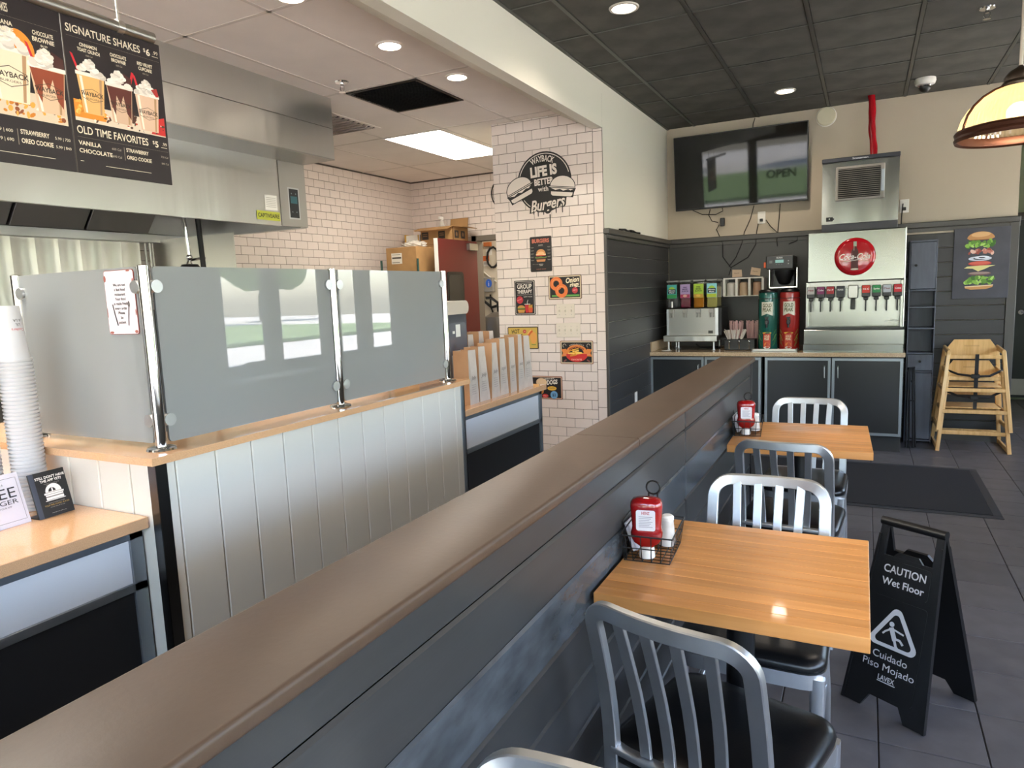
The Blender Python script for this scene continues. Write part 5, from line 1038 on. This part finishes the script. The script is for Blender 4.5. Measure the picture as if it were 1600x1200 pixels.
t=thing('stone_worktop','beige speckled stone worktop under the drinks machines','worktop',(-.78,6.9,.824)); O=t.location; BQ=speckle('beige_quartz','#cdb595','#a58c6c',300,.15,.4)
MB(O).box(-1.848,.302,6.522,7.288,.824,.860,.002).build('slab',BQ,t,0); MB(O).box(-1.836,-1.818,6.54,7.288,.861,.955,.002).build('side_splash',BQ,t,0)
# ------------------------------------------------------------------ soda fountain
t=thing('soda_fountain','stainless soda fountain with red round sign and nine taps','soda fountain',(-.092,6.9,.861)); O=t.location; SF=mat('fountain_steel','#7b7d79',.2,metal=1)
MB(O).box(-.482,.286,6.60,7.22,.862,.925).build('plinth',SF,t,0); MB(O).box(-.478,.29,6.575,7.2,.926,1.052,.004).build('drip_tray',SF,t,0); MB(O).box(-.47,.282,6.60,6.8,1.052,1.068).build('drip_grille',BLACKP,t,0)
MB(O).box(-.472,.278,6.78,7.2,1.068,1.46).build('splash_panel',SF,t,0); MB(O).box(-.472,-.445,6.66,6.79,1.06,1.46,.003).build('side_cheek',SF,t,0); MB(O).box(.256,.2795,6.66,6.79,1.06,1.46,.003).build('side_cheek',SF,t,0)
MB(O).box(-.472,.283,6.69,7.2,1.405,1.462,.002).build('valve_rail',STEELD,t,0); MB(O).box(-.46,.28,6.64,7.2,1.464,1.885,.006).build('upper_housing',SF,t,0); MB(O).box(.2805,.287,6.645,7.2,1.07,1.885).build('side_panel',STEEL,t,0)
c=ay(1250+540/4-50+50-50,300+402/4,6.635); c=Vector((-.092,6.638,1.667))
T=Matrix.Rotation(R(90),4,'X'); RD=mat('sign_red','#b3101c',.15,coat=.6); o=MB(O).lathe([(.001,.026),(.122,.026),(.142,.021),(.154,.010),(.158,.001),(.158,0)],40,c,T=T).build('round_sign',RD,t)
def dome(a,b): 
    r=math.hypot(a,b); return (a,b,.03-.03*(r/.158)**2.2+.001)
p=Print(c+Vector((0,-.026,0)),(1,0,0),(0,0,1),(0,-1,0),O)
def fine(pts,k=8): 
    out=[]
    for (a,b),(c_,d) in zip(pts,pts[1:]+pts[:1]): out+=[(a+(c_-a)*i/k,b+(d-b)*i/k) for i in range(k)]
    return out
p.poly([(-.012,.12),(.012,.12),(.013,.075),(.026,.045),(.03,.0),(.026,-.05),(.03,-.115),(-.03,-.115),(-.026,-.05),(-.03,0),(-.026,.045),(-.013,.075)],'#4a1a18'); p.rect(-.012,.085,.012,.125,'#9fae98'); p.rect(-.01,.05,-.004,.09,'#a8897c'); p.rect(-.024,-.03,-.017,.03,'#7a4440'); p.ell(0,-.105,.03,.008,'#c9b8a8')
p.text('Coca-Cola',0,-.022,.047,'#f2ece4',w=.235,bold=.015,shear=.38); p.line([(-.1,-.03),(-.04,-.036),(.02,-.028),(.1,-.034)],.004,'#f2ece4'); p.build('printing',o)
cols=['#b8b3b0','#7a2a5a','#a0222a','#2a2c34','#b9bab8','#d03a2c','#2f8a50','#b4bac2','#c0202c']; names=['PIBB','Coke','Dr P','POWER','','Hi-C','Sprite','Diet','Coke']
for k,xx in enumerate((150,280,410,545,712,885,1025,1165,1310)):
    x=ay(1250+xx/8.571,450,6.66).x; ice=k==4
    if ice:
        v=MB(O).box(x-.04,x+.04,6.64,6.7,1.315,1.43,.008).box(x-.035,x+.035,6.635,6.64,1.34,1.42).build('ice_chute',STEELD,t,0); MB(O).box(x-.018,x+.018,6.66,6.69,1.22,1.315,.004).build('ice_lever',BLACKP,v,0)
    else:
        v=MB(O).box(x-.033,x+.033,6.625,6.70,1.325,1.425,.005).build('tap',BLACKP,t,0); MB(O).box(x-.018,x+.018,6.64,6.68,1.298,1.325,.004).build('nozzle',BLACKP,v,0); MB(O).box(x-.006,x+.006,6.655,6.667,1.205,1.30,.002).build('lever',BLACKP,v,0)
        p=Print((x,6.625,1.39),(1,0,0),(0,0,1),(0,-1,0),O); p.rect(-.029,-.03,.029,.032,cols[k]); p.text(names[k],0,-.004,.014,'#e8e4e0' if k not in(0,7) else '#7a2a30',w=.045,bold=.02); p.build('flavour_label',v)
p=Print((.22,6.78,1.115),(1,0,0),(0,0,1),(0,-1,0),O); p.text('Lancer',0,0,.015,'#6a6a66'); p.rect(-.07,-.006,.04,-.003,'#8a8a86'); p.build('maker_mark',t)
# ------------------------------------------------------------------ ice machine
t=thing('ice_machine','square stainless ice machine standing on the soda fountain','ice machine',(-.068,7.0,1.887)); O=t.location; DB=mat('ice_band','#2a2c33',.4)
MB(O).box(-.355,.22,6.80,7.26,1.89,2.475).build('cabinet_body',STEELD,t,0)
prof=[]; n_=14
vs=[];fs=[]
for i in range(n_+1):
    x=-.362+.586*i/n_; y=6.745+.05*(2*i/n_-1)**2*.5
    vs+=[(x,y,1.958),(x,y,2.472)]
fs=[(2*i,2*i+2,2*i+3,2*i+1) for i in range(n_)]; k=len(vs); vs+=[(-.362,6.80,1.958),(-.362,6.80,2.472),(.224,6.80,1.958),(.224,6.80,2.472)]
fs+=[(0,1,k+1,k),(2*n_,2*n_+1,k+3,k+2)]
MB(O)._add(vs,fs).build('front_panel',SF,t,60)
MB(O).box(-.366,.227,6.735,7.26,2.474,2.508,.004).build('top_band',DB,t,0); MB(O).box(-.36,.222,6.75,7.2,1.89,1.957,.003).build('base_band',DB,t,0)
g=MB(O).box(-.255,.118,6.728,6.75,2.145,2.43,.006).build('grille_frame',mat('grille_grey','#8f8a84',.4),t,0)
MB(O).box(-.235,.085,6.7265,6.7285,2.165,2.41).build('grille_back',BLACKM,g,0); s_=MB().box(-.16,.16,-.0045,.0045,-.0012,.0012,T=Matrix.Rotation(R(25),4,'X')).mesh('slat',mat('grille_slat','#8a847c',.4),0)
for k in range(15): link('slat',s_,g,Vector((-.075,6.7235,2.175+.0162*k))-O)
MB(O).box(.088,.115,6.722,6.73,2.2,2.38,.003).build('grille_latch',ALUF,g,0)
p=Print((-.34+.07,6.758,2.0),(1,0,0),(0,0,1),(0,-1,0),O,.004); p.rect(-.055,-.018,.055,.018,'#17181a'); p.ell(-.03,.003,.005,.005,'#d8e0d8',n=10); p.rect(.0,-.008,.04,.008,'#3a3c3e'); p.build('control_display',t)
p=Print((-.07,6.735,2.484),(1,0,0),(0,0,1),(0,-1,0),O); p.text('Scotsman',0,0,.015,'#c9cbd0',w=.12,bold=.02); p.build('maker_mark',t)
m=MB(); path=[]
for k in range(25): q=k/24; path.append((.0+.03*q+.004*math.sin(q*9),7.09-.06*q,ZC+.005-(.545)*q))
m.tube(path,.026,12); 
for i,vv in enumerate(m.v):
    ring=i//12; ang=i%12; f=1.1+.07*math.sin(ang*math.pi/3+ring*.9); cpt=Vector(path[ring]); m.v[i]=cpt+(vv-cpt)*f
tag(m.build('red_duct',mat('red_duct_wrap','#a0101c',.25,bump=.4,bscale=60)),'red wrapped duct from ceiling down to the ice machine','duct')
# ------------------------------------------------------------------ juice dispenser
t=thing('juice_dispenser','four bowl juice dispenser with steel front on short legs','juice dispenser',(-1.49,6.92,.861)); O=t.location
MB(O).box(-1.735,-1.262,6.80,7.12,1.0,1.255).build('front_case',STEELD,t,0); MB(O).box(-1.262,-1.215,6.80,7.12,1.0,1.262,.003).build('side_case',BLACKP,t,0); MB(O).box(-1.275,-1.247,6.79,6.80,.95,1.258).box(-1.74,-1.72,6.79,6.80,1.0,1.255).build('edge_trim',ALU,t,0)
MB(O).box(-1.755,-1.245,6.70,6.86,.945,1.003,.006).build('drip_tray',STEEL,t,0)
for x,y in ((-1.71,6.74),(-1.65,6.9),(-1.28,6.74),(-1.28,7.05),(-1.71,7.05)): MB(O).cyl((x,y,.862),(x,y,.95),.009,n=10).lathe([(.018,.862),(.016,.868),(.009,.87)],12,(x,y,0)).build('leg',ALU,t)
BOWL=thin_glass('bowl_clear',(.86,.86,.84)); lev=[(None,0),('#7a1230',.10),('#c07a1e',.12),('#b9b26a',.20)]
dec=[('#4fb0a8','#3a9a58','#25404a'),('#b49ac4','#b0385a','#54406a'),('#a8c83a','#c8983a','#3f4a24'),('#8fd0d8','#b8c83a','#25404a')]
for k,x in enumerate((-1.688,-1.56,-1.432,-1.308)):
    b=MB(O).box(x-.052,x+.052,6.80,7.04,1.262,1.515,.01).build('bowl',BOWL,t,0); MB(O).box(x-.053,x+.053,6.80,7.05,1.515,1.532,.005).build('bowl_lid',mat('lid_clear','#8a8a88',.3),b,0)
    if lev[k][0]: MB(O).box(x-.047,x+.047,6.806,7.03,1.266,1.266+lev[k][1],.008).build('juice',mat('juice%d'%k,lev[k][0],.1),b,0)
    a,c2_,d3=dec[k]; MB(O).box(x-.047,x+.047,6.792,6.7985,1.36,1.492,.002).build('label_card',ink(a),b,0)
    p=Print((x,6.792,1.426),(1,0,0),(0,0,1),(0,-1,0),O); p.rect(-.045,-.064,.045,-.03,c2_)
    if k in(0,3): p.ell(0,.02,.03,.025,'#a8d048',0,180); p.rect(-.038,-.022,.038,.022,d3); p.text('Minute',0,.003,.013,'#f0f0ea',w=.06,bold=.02); p.text('Maid',0,-.016,.013,'#f0f0ea',w=.045,bold=.02)
    else: p.text('FIRE',0,.03,.013,d3,w=.035,bold=.03); p.text('MIXED',0,.012,.013,d3,w=.05,bold=.03); p.text('JUICE',0,-.006,.013,d3,w=.065,bold=.03); p.ell(.0,-.045,.02,.012,'#e0b0a0' if k==1 else '#e0b848')
    p.build('label_print',b)
    MB(O).box(x-.022,x+.022,6.765,6.80,1.215,1.255,.004).box(x-.02,x-.008,6.76,6.775,1.175,1.215,.002).box(x+.008,x+.02,6.76,6.775,1.175,1.215,.002).build('tap',mat('tap_grey','#a8a49e',.35),t,0)
MB(O).cyl((-1.69,6.80,1.27),(-1.69,6.80,1.33),.011,n=12).build('agitator',WHITEP,t)
p=Print((-1.32,6.80,1.03),(1,0,0),(0,0,1),(0,-1,0),O); p.rect(-.022,-.014,.022,.014,'#3a3a38'); p.build('maker_mark',t)
tag(MB().lathe([(.001,0),(.035,0),(.05,.006),(.046,.006),(.033,.002),(.001,.002)],24,(-1.70,6.62,.861)).build('saucer',WHITEP),'small white saucer under the juice dispenser','saucer')
tag(MB().tube([(-1.5,7.0,.90),(-1.45,6.95,.868),(-1.38,6.93,.867),(-1.3,6.98,.867),(-1.22,7.02,.867)],.006,6).build('power_cord',BLACKM),'black power cord on the worktop under the juice dispenser','cord')
# ------------------------------------------------------------------ cup and lid rack, notes
t=thing('lid_rack','white wall rack holding cups and lids above the straw box','rack',(-1.07,7.2,1.36)); O=t.location
MB(O).box(-1.255,-.885,7.10,7.288,1.525,1.537).build('top_shelf',WHITEP,t,0); MB(O).box(-1.255,-.885,7.10,7.288,1.355,1.363).build('bottom_shelf',WHITEP,t,0)
for x in (-1.253,-1.135,-1.015,-.892): MB(O).box(x-.003,x+.018,7.08,7.288,1.363,1.525).build('divider',WHITEP,t,0)
for x,cc,hh,r_ in ((-1.185,'#c9c2ba',.13,.042),(-1.07,'#b79f84',.13,.04),(-.945,'#b5927a',.13,.038)):
    tag(MB().lathe([(.001,0),(r_,0),(r_*1.02,.01)]+[(r_*(1.0+.015*(k%2)),.01+.01*k) for k in range(1,12)]+[(r_*.6,hh),(.001,hh)],20,(x,7.15,1.364)).build('lid_stack',ink(cc)),{'#c9c2ba':'grey white stack of lids in the wall rack','#b79f84':'brown cup stack in the middle of the wall rack','#b5927a':'brown cup stack at the urn end of the wall rack'}[cc],'lids')
for (px,py),lb_,rt_ in (((1151,427),'small beige paper note above the wall rack, juice side',-4),((1180,424),'small beige paper note above the wall rack, urn side',6)):
    c=ay(px,py,7.285); o=MB().prism([(-.045,-.035),(.05,-.04),(.05,.03),(-.04,.04)],(0,0,0),(1,0,0),(0,0,1),(0,-1,0),0,.0015).build('paper_note',ink('#c3ab92'),None,0); o.location=(c.x,7.2905,c.z); o.rotation_euler=(0,R(rt_),0); tag(o,lb_,'note'); q=Print((0,-.0015,0),(1,0,0),(0,0,1),(0,-1,0)); q.text('Thanks',0,-.005,.012,'#5a4a40',shear=.3,w=.05); q.build('handwriting',o)
# ------------------------------------------------------------------ straw box
t=thing('straw_box','black box with chrome spoons for straws and lids','box',(-1.045,6.82,.861)); O=t.location
MB(O).box(-1.182,-.908,6.74,6.90,.862,.962,.004).build('box_body',BLACKP,t,0)
for x in (-1.135,-1.045,-.955): MB(O).tube([(x,6.738,.95),(x,6.725,.93),(x,6.735,.875)],.004,6).ball((x,6.73,.945),.010,10,8).build('spigot',CHROME,t)
def bundle(label,x0,x1,y0,y1,z,hh,col,n_,fan):
    rnd=random.Random(n_); m=MB()
    for k in range(n_):
        a=rnd.uniform(x0,x1); b=rnd.uniform(y0,y1); q=(a-(x0+x1)/2)/(x1-x0)*2; m.cyl((a,b,z),(a+q*fan+rnd.uniform(-.01,.01),b+rnd.uniform(-.01,.01),z+hh*rnd.uniform(.85,1)),.0035,n=6)
    o=m.build('straws',ink(col),None,0); tag(o,label,'straws'); o['kind']='stuff'
bundle('pink wrapped straws standing behind the black box, juice side',-1.15,-1.06,6.915,6.96,.862,.27,'#cfa9a6',60,.012); bundle('pink wrapped straws standing next to the green urn',-1.0,-.91,6.915,6.96,.862,.27,'#cfa9a6',60,.006); bundle('white wrapped straws fanned in the black box',-1.16,-1.03,6.77,6.86,.963,.09,'#d9cfc6',50,.03)
# ------------------------------------------------------------------ tea urns and brewer
tag(MB().box(-.91,-.545,6.625,6.86,.861,.868).box(-.92,-.535,6.62,6.632,.861,.884,.002).box(-.92,-.91,6.62,6.86,.861,.884).box(-.545,-.535,6.62,6.86,.861,.884).build('drip_tray',STEELD,None,0),'steel tray under the two tea urns','tray')
def urn(label,x,col,dark):
    t=thing('tea_urn',label,'urn',(x,6.76,.869),0,'tall tea urns on the tray'); r=.086
    MB().lathe([(.001,0),(r*.95,0),(r,.008),(r,.50),(r*.97,.515),(r*.9,.52)],36).build('urn_body',mat('urn_'+col.lstrip('#'),col,.22,coat=.3),t); MB().lathe([(r*.96,.519),(r*.98,.53),(r*.8,.545),(.001,.55)],30).build('urn_lid',BLACKP,t); MB().lathe([(r+.001,.462),(r+.002,.465),(r+.001,.468)],36).build('seam_ring',BLACKP,t)
    p=Print((0,0,0),(1,0,0),(0,0,1),(0,-1,0)); p.warp=lambda a,b:((r+.0004)*math.sin(a/r),b,(r+.0004)*math.cos(a/r))
    W2='#d9d6c6'
    for i in range(6): a0=-.05+.1*i/6; p.poly([(a0,.33),(a0+.1/6,.33),(a0+.1/6,.435),(a0,.435)],W2)
    p.poly([(-.05,.33),(-.05,.31),(-.025,.32),(-.025,.33)],W2); p.poly([(.05,.33),(.05,.31),(.025,.32),(.025,.33)],W2); p.poly([(-.025,.33),(-.025,.32),(.0,.33)],W2); p.poly([(.025,.33),(.025,.32),(.0,.33)],W2)
    p.text('GOLD',0,.388,.032,'#5a5a30',w=.078,bold=.03); p.text('PEAK',0,.348,.032,'#5a5a30',w=.078,bold=.03); p.text('SWEET' if dark else 'UNSWEET',0,.45,.008,'#d9d6c6',w=.03)
    for s in(-1,1):
        for k,(hh,cc) in enumerate(((.17,'#4f9a38'),(.11,'#7fb84a'),(.06,'#2f7a34'))): p.poly([(s*.05,.03+.05*(2-k)),(s*.075,.06+.05*(2-k)),(s*.095,.07+hh*.7),(s*.07,.05+hh*.7)],cc)
    for i in range(4): a0=-.032+.064*i/4; p.poly([(a0,.02),(a0+.016,.02),(a0+.016,.15),(a0,.15)],'#b8432c')
    p.text('GOLD',0,.115,.02,'#e8d8b8',w=.045,bold=.03); p.text('PEAK',0,.09,.02,'#e8d8b8',w=.045,bold=.03); p.ell(0,.05,.024,.02,'#d9803a'); p.ell(0,.155,.04,.008,'#d9c048'); p.ell(0,.022,.028,.012,'#d9d4cc'); p.build('wrap_print',t)
    MB().box(-.016,.016,-r-.03,-r+.005,.235,.275,.004).prism([(-.02,.30),(.02,.30),(.006,.275),(-.006,.275)],(0,-r-.02,0),(1,0,0),(0,0,1),(0,-1,0),-.008,.008).cyl((0,-r-.022,.205),(0,-r-.022,.24),.009,n=10).build('spigot',BLACKP,t)
urn('dark green tea urn with pale label on the tray',-.795,'#1d5a50',True); urn('red tea urn with pale label on the tray',-.612,'#a02a26',False)
t=thing('tea_brewer','black tea brewer with lit display above the urns','brewer',(-.68,6.95,.861)); O=t.location
MB(O).box(-.77,-.585,6.88,7.12,.862,1.60,.004).build('column',BLACKP,t,0); MB(O).box(-.812,-.582,6.70,7.12,1.596,1.712,.006).build('head',mat('brewer_head','#2a2a2c',.35),t,0); MB(O).lathe([(.085,1.585),(.08,1.55),(.05,1.47),(.03,1.455),(.001,1.455)],24,(-.665,6.80,0)).build('brew_funnel',BLACKP,t)
MB(O).box(-.78,-.545,6.69,6.90,1.424,1.436,.002).box(-.782,-.776,6.69,6.90,1.43,1.59).box(-.553,-.545,6.69,6.90,1.43,1.60).build('funnel_bracket',STEEL,t,0); MB(O).box(-.83,-.812,6.70,6.74,1.61,1.66,.003).build('orange_tab',ink('#d0582a'),t,0)
p=Print((-.697,6.70,1.654),(1,0,0),(0,0,1),(0,-1,0),O); p.text('BUNN',0,.033,.014,'#c9c9c6',w=.05,bold=.03); p.rect(-.035,-.005,.035,.022,'#9fd0cc'); p.rect(-.085,-.006,-.06,.018,'#6a6a6a'); p.ell(.075,.01,.006,.006,'#a8a8a8',n=10); p.ell(.075,-.015,.006,.006,'#a8a8a8',n=10)
for k in range(3): p.rect(-.03+.022*k,-.022,-.02+.022*k,-.015,'#6a6a6a')
p.build('display',t)
# ------------------------------------------------------------------ television
t=thing('television','large black flat television tilted down on the back wall','television',(-1.127,7.195,2.585)); t.rotation_euler=(R(6),0,0); w,h=1.242,.712
MB().box(-w/2,w/2,-.012,.03,-h/2,h/2,.004).build('case',BLACKP,t,0); MB().box(-w/2+.009,w/2-.009,-.0135,-.012,-h/2+.018,h/2-.009).build('screen',mat('tv_screen','#0b0c0d',.035,spec=.35),t,0); MB().box(-.3,.3,.03,.075,-.2,.2,.004).build('rear_mount',BLACKP,t,0)
def cable(label,pts,Y=7.285,r=.004,name='cable'): tag(MB().tube([ay(a,b,Y) for a,b in pts],r,6).build(name,BLACKM),label,'cable')
k=5.333; P=lambda *q:[(1000+a/k,160+b/k) for a,b in q]
cable('black cable rising from television to the ceiling',P((940,220),(942,180),(958,130)))
cable('looped black cable under the television leading to a small adapter',P((440,900),(520,935),(630,935),(690,905),(685,880)),7.25)
cable('black cable from television down to the black adapter',P((585,890),(572,940),(600,990),(650,1000)),7.27)
cable('black cable hanging below the adapter into the corner',P((660,1018),(637,1060),(660,1110),(690,1180),(690,1290),(760,1380),(740,1440)))
cable('black cable crossing the wall from television to worktop',P((950,860),(920,970),(870,1080),(850,1170),(800,1290),(740,1370)))
cable('black cable from the white socket down behind the rack',P((985,1010),(972,1080),(965,1180),(900,1290),(760,1375)))
cable('black cable arching from the socket toward the fountain',P((1050,980),(1085,1030),(1145,1085),(1240,1085),(1320,1090),(1310,1150),(1240,1180)))
cable('black cable straight down from television to the wall rail',P((1168,845),(1160,960),(1148,1080),(1140,1150),(1145,1200)))
c=ay(1129,347,7.28); tag(MB().box(c.x-.022,c.x+.022,7.262,7.288,c.z-.04,c.z+.04,.004).build('cable_adapter',BLACKP,None,0),'small black cable adapter on the wall under the television','adapter')
def outlet(label,c,plug=True,col=None):
    t=thing('wall_socket',label,'socket',c); MB().box(-.036,.036,-.006,0,-.058,.058,.002).build('plate',col or WHITEP,t,0)
    for s in(-1,1): MB().box(-.016,.016,-.008,-.006,s*.026-.015,s*.026+.015,.002).build('receptacle',WHITEP,t,0)
    if plug: MB().box(-.014,.014,-.035,-.008,-.04,-.012,.003).build('plug',BLACKP,t,0)
outlet('white wall socket with black plug under the television',(ay(1190,340,7.298).x,7.299,ay(1190,340,7.298).z)); outlet('white wall socket with two cables beside the ice machine',(ay(1413,322,7.298).x,7.299,ay(1413,322,7.298).z))
cable('pair of black cables below the socket beside the ice machine',((1411,318),(1409,335),(1408,352)),7.27,.005)
t=thing('wall_speaker','round pale speaker high on the back wall','speaker',(-.367,7.299,2.975)); MB().lathe([(.083,0),(.083,.02),(.075,.03),(.001,.033)],36,T=Matrix.Rotation(R(90),4,'X')).build('grille',mat('speaker_cream','#cfc8ae',.6),t); MB().lathe([(.088,0),(.088,.012),(.083,.014)],36,T=Matrix.Rotation(R(90),4,'X')).build('rim',WHITEP,t)
t=thing('wall_socket','small white socket low on the boarded wall beyond the half wall','socket',(XH+.0125,6.04,.487)); MB().box(0,.006,-.036,.036,-.058,.058,.002).build('plate',WHITEP,t,0); MB().box(.006,.008,-.015,.015,-.04,.04,.001).build('receptacle',WHITEP,t,0)
tag(MB().tube([(-1.825,5.62,1.957),(-1.82,5.75,1.965),(-1.83,5.86,1.958),(-1.82,5.95,1.966),(-1.825,6.08,1.958),(-1.82,6.18,1.96)],.009,6).box(-1.84,-1.81,5.9,5.99,1.951,1.972,.003).build('cable_clump',BLACKM),'black cable clump lying on the wall rail','cable')
# ------------------------------------------------------------------ hallway door
t=struct(MB().box(1.52,2.26,9.86,9.9,.03,2.08).build('door_2',mat('door_green_black','#313a38',.4),None,0),'dark hallway door with steel kick plate'); MB().box(1.535,2.245,9.855,9.86,.06,.25).build('kick_plate',STEELD,t,0)
MB().cyl((1.60,9.86,1.03),(1.60,9.82,1.03),.028,n=16).cyl((1.60,9.82,1.03),(1.73,9.815,1.03),.009,n=10).build('lever_handle',CHROME,t)
struct(MB().box(1.40,1.515,9.84,9.9,0,2.16,.003).box(2.262,2.295,9.84,9.9,0,2.16,.003).box(1.40,2.295,9.84,9.9,2.085,2.16,.003).build('trim_2',TRIM,None,0)); link('strike_plate',MB().box(1.503,1.52,9.836,9.841,1.5,1.68).mesh('strike_plate',STEEL,0),t)
# ------------------------------------------------------------------ pendant lamp
def amber():
    m=bpy.data.materials.new('amber_ribbed_glass'); m.use_nodes=True; n=m.node_tree.nodes; L_=m.node_tree.links; n.clear(); o=n.new('ShaderNodeOutputMaterial')
    tr=n.new('ShaderNodeBsdfTransparent'); tr.inputs[0].default_value=(.93,.82,.58,1); tl=n.new('ShaderNodeBsdfTranslucent'); tl.inputs[0].default_value=(.85,.66,.38,1); gl=n.new('ShaderNodeBsdfGlossy'); gl.inputs['Roughness'].default_value=.1; mx=n.new('ShaderNodeMixShader'); mx.inputs[0].default_value=.6; m2=n.new('ShaderNodeMixShader'); m2.inputs[0].default_value=.08
    L_.new(tr.outputs[0],mx.inputs[1]); L_.new(tl.outputs[0],mx.inputs[2]); L_.new(mx.outputs[0],m2.inputs[1]); L_.new(gl.outputs[0],m2.inputs[2]); L_.new(m2.outputs[0],o.inputs[0]); return m
AMB=amber(); BRZ=mat('bronze','#4a2c20',.35,metal=.7)
def pendant(label,x,y,zr):
    t=thing('pendant_lamp',label,'pendant lamp',(x,y,zr),0,'ribbed glass pendant lamps'); r=.168
    n_=144; vs=[]; pr=[(1.0,.0),(.985,.024),(.93,.056),(.82,.086),(.66,.112),(.46,.132),(.26,.144)]
    for i in range(n_):
        th=2*math.pi*i/n_; f=1+(.006 if i%2 else -.006)
        for a,z in pr: vs.append((a*r*f*math.cos(th),a*r*f*math.sin(th),z))
    q=len(pr); MB()._add(vs,[(i*q+k,((i+1)%n_)*q+k,((i+1)%n_)*q+k+1,i*q+k+1) for i in range(n_) for k in range(q-1)]).build('glass_shade',AMB,t,0)
    MB().lathe([(r*.98,-.012),(r*1.03,-.018),(r*1.05,-.008),(r*1.025,0),(r*1.05,.010),(r*1.02,.018),(r*.985,.014),(r*.97,0),(r*.98,-.012)],48).build('rim_band',BRZ,t)
    for k in range(4):
        th=k*math.pi/2+.4; MB().tube([(a*r*1.015*math.cos(th),a*r*1.015*math.sin(th),z+.002) for a,z in pr],.0045,6).build('rib_strap',BRZ,t)
    MB().lathe([(.05,.138),(.052,.15),(.044,.16),(.044,.172),(.03,.19),(.012,.2),(.006,.206)],28).build('cap',mat('bronze_dark','#3a3028',.35,metal=.6),t); MB().cyl((0,0,.2),(0,0,ZC-zr-.01),.006,n=10).build('stem',mat('stem_metal','#a8a096',.35,metal=.8),t); MB().lathe([(.06,ZC-zr),(.055,ZC-zr-.02),(.001,ZC-zr-.025)],24).build('canopy',BRZ,t)
    MB().ball((0,0,.06),.034,16,10).build('bulb',emis('bulb_glow','#ffd9a0',8),t)
    l=bpy.data.lights.new('bulb_light','POINT'); l.energy=3.5; l.color=(1,.82,.58); l.shadow_soft_size=.04; link('bulb_light',l,t,(0,0,.03))
pendant('amber ribbed glass pendant lamp with bronze rim',.425,2.83,1.925)
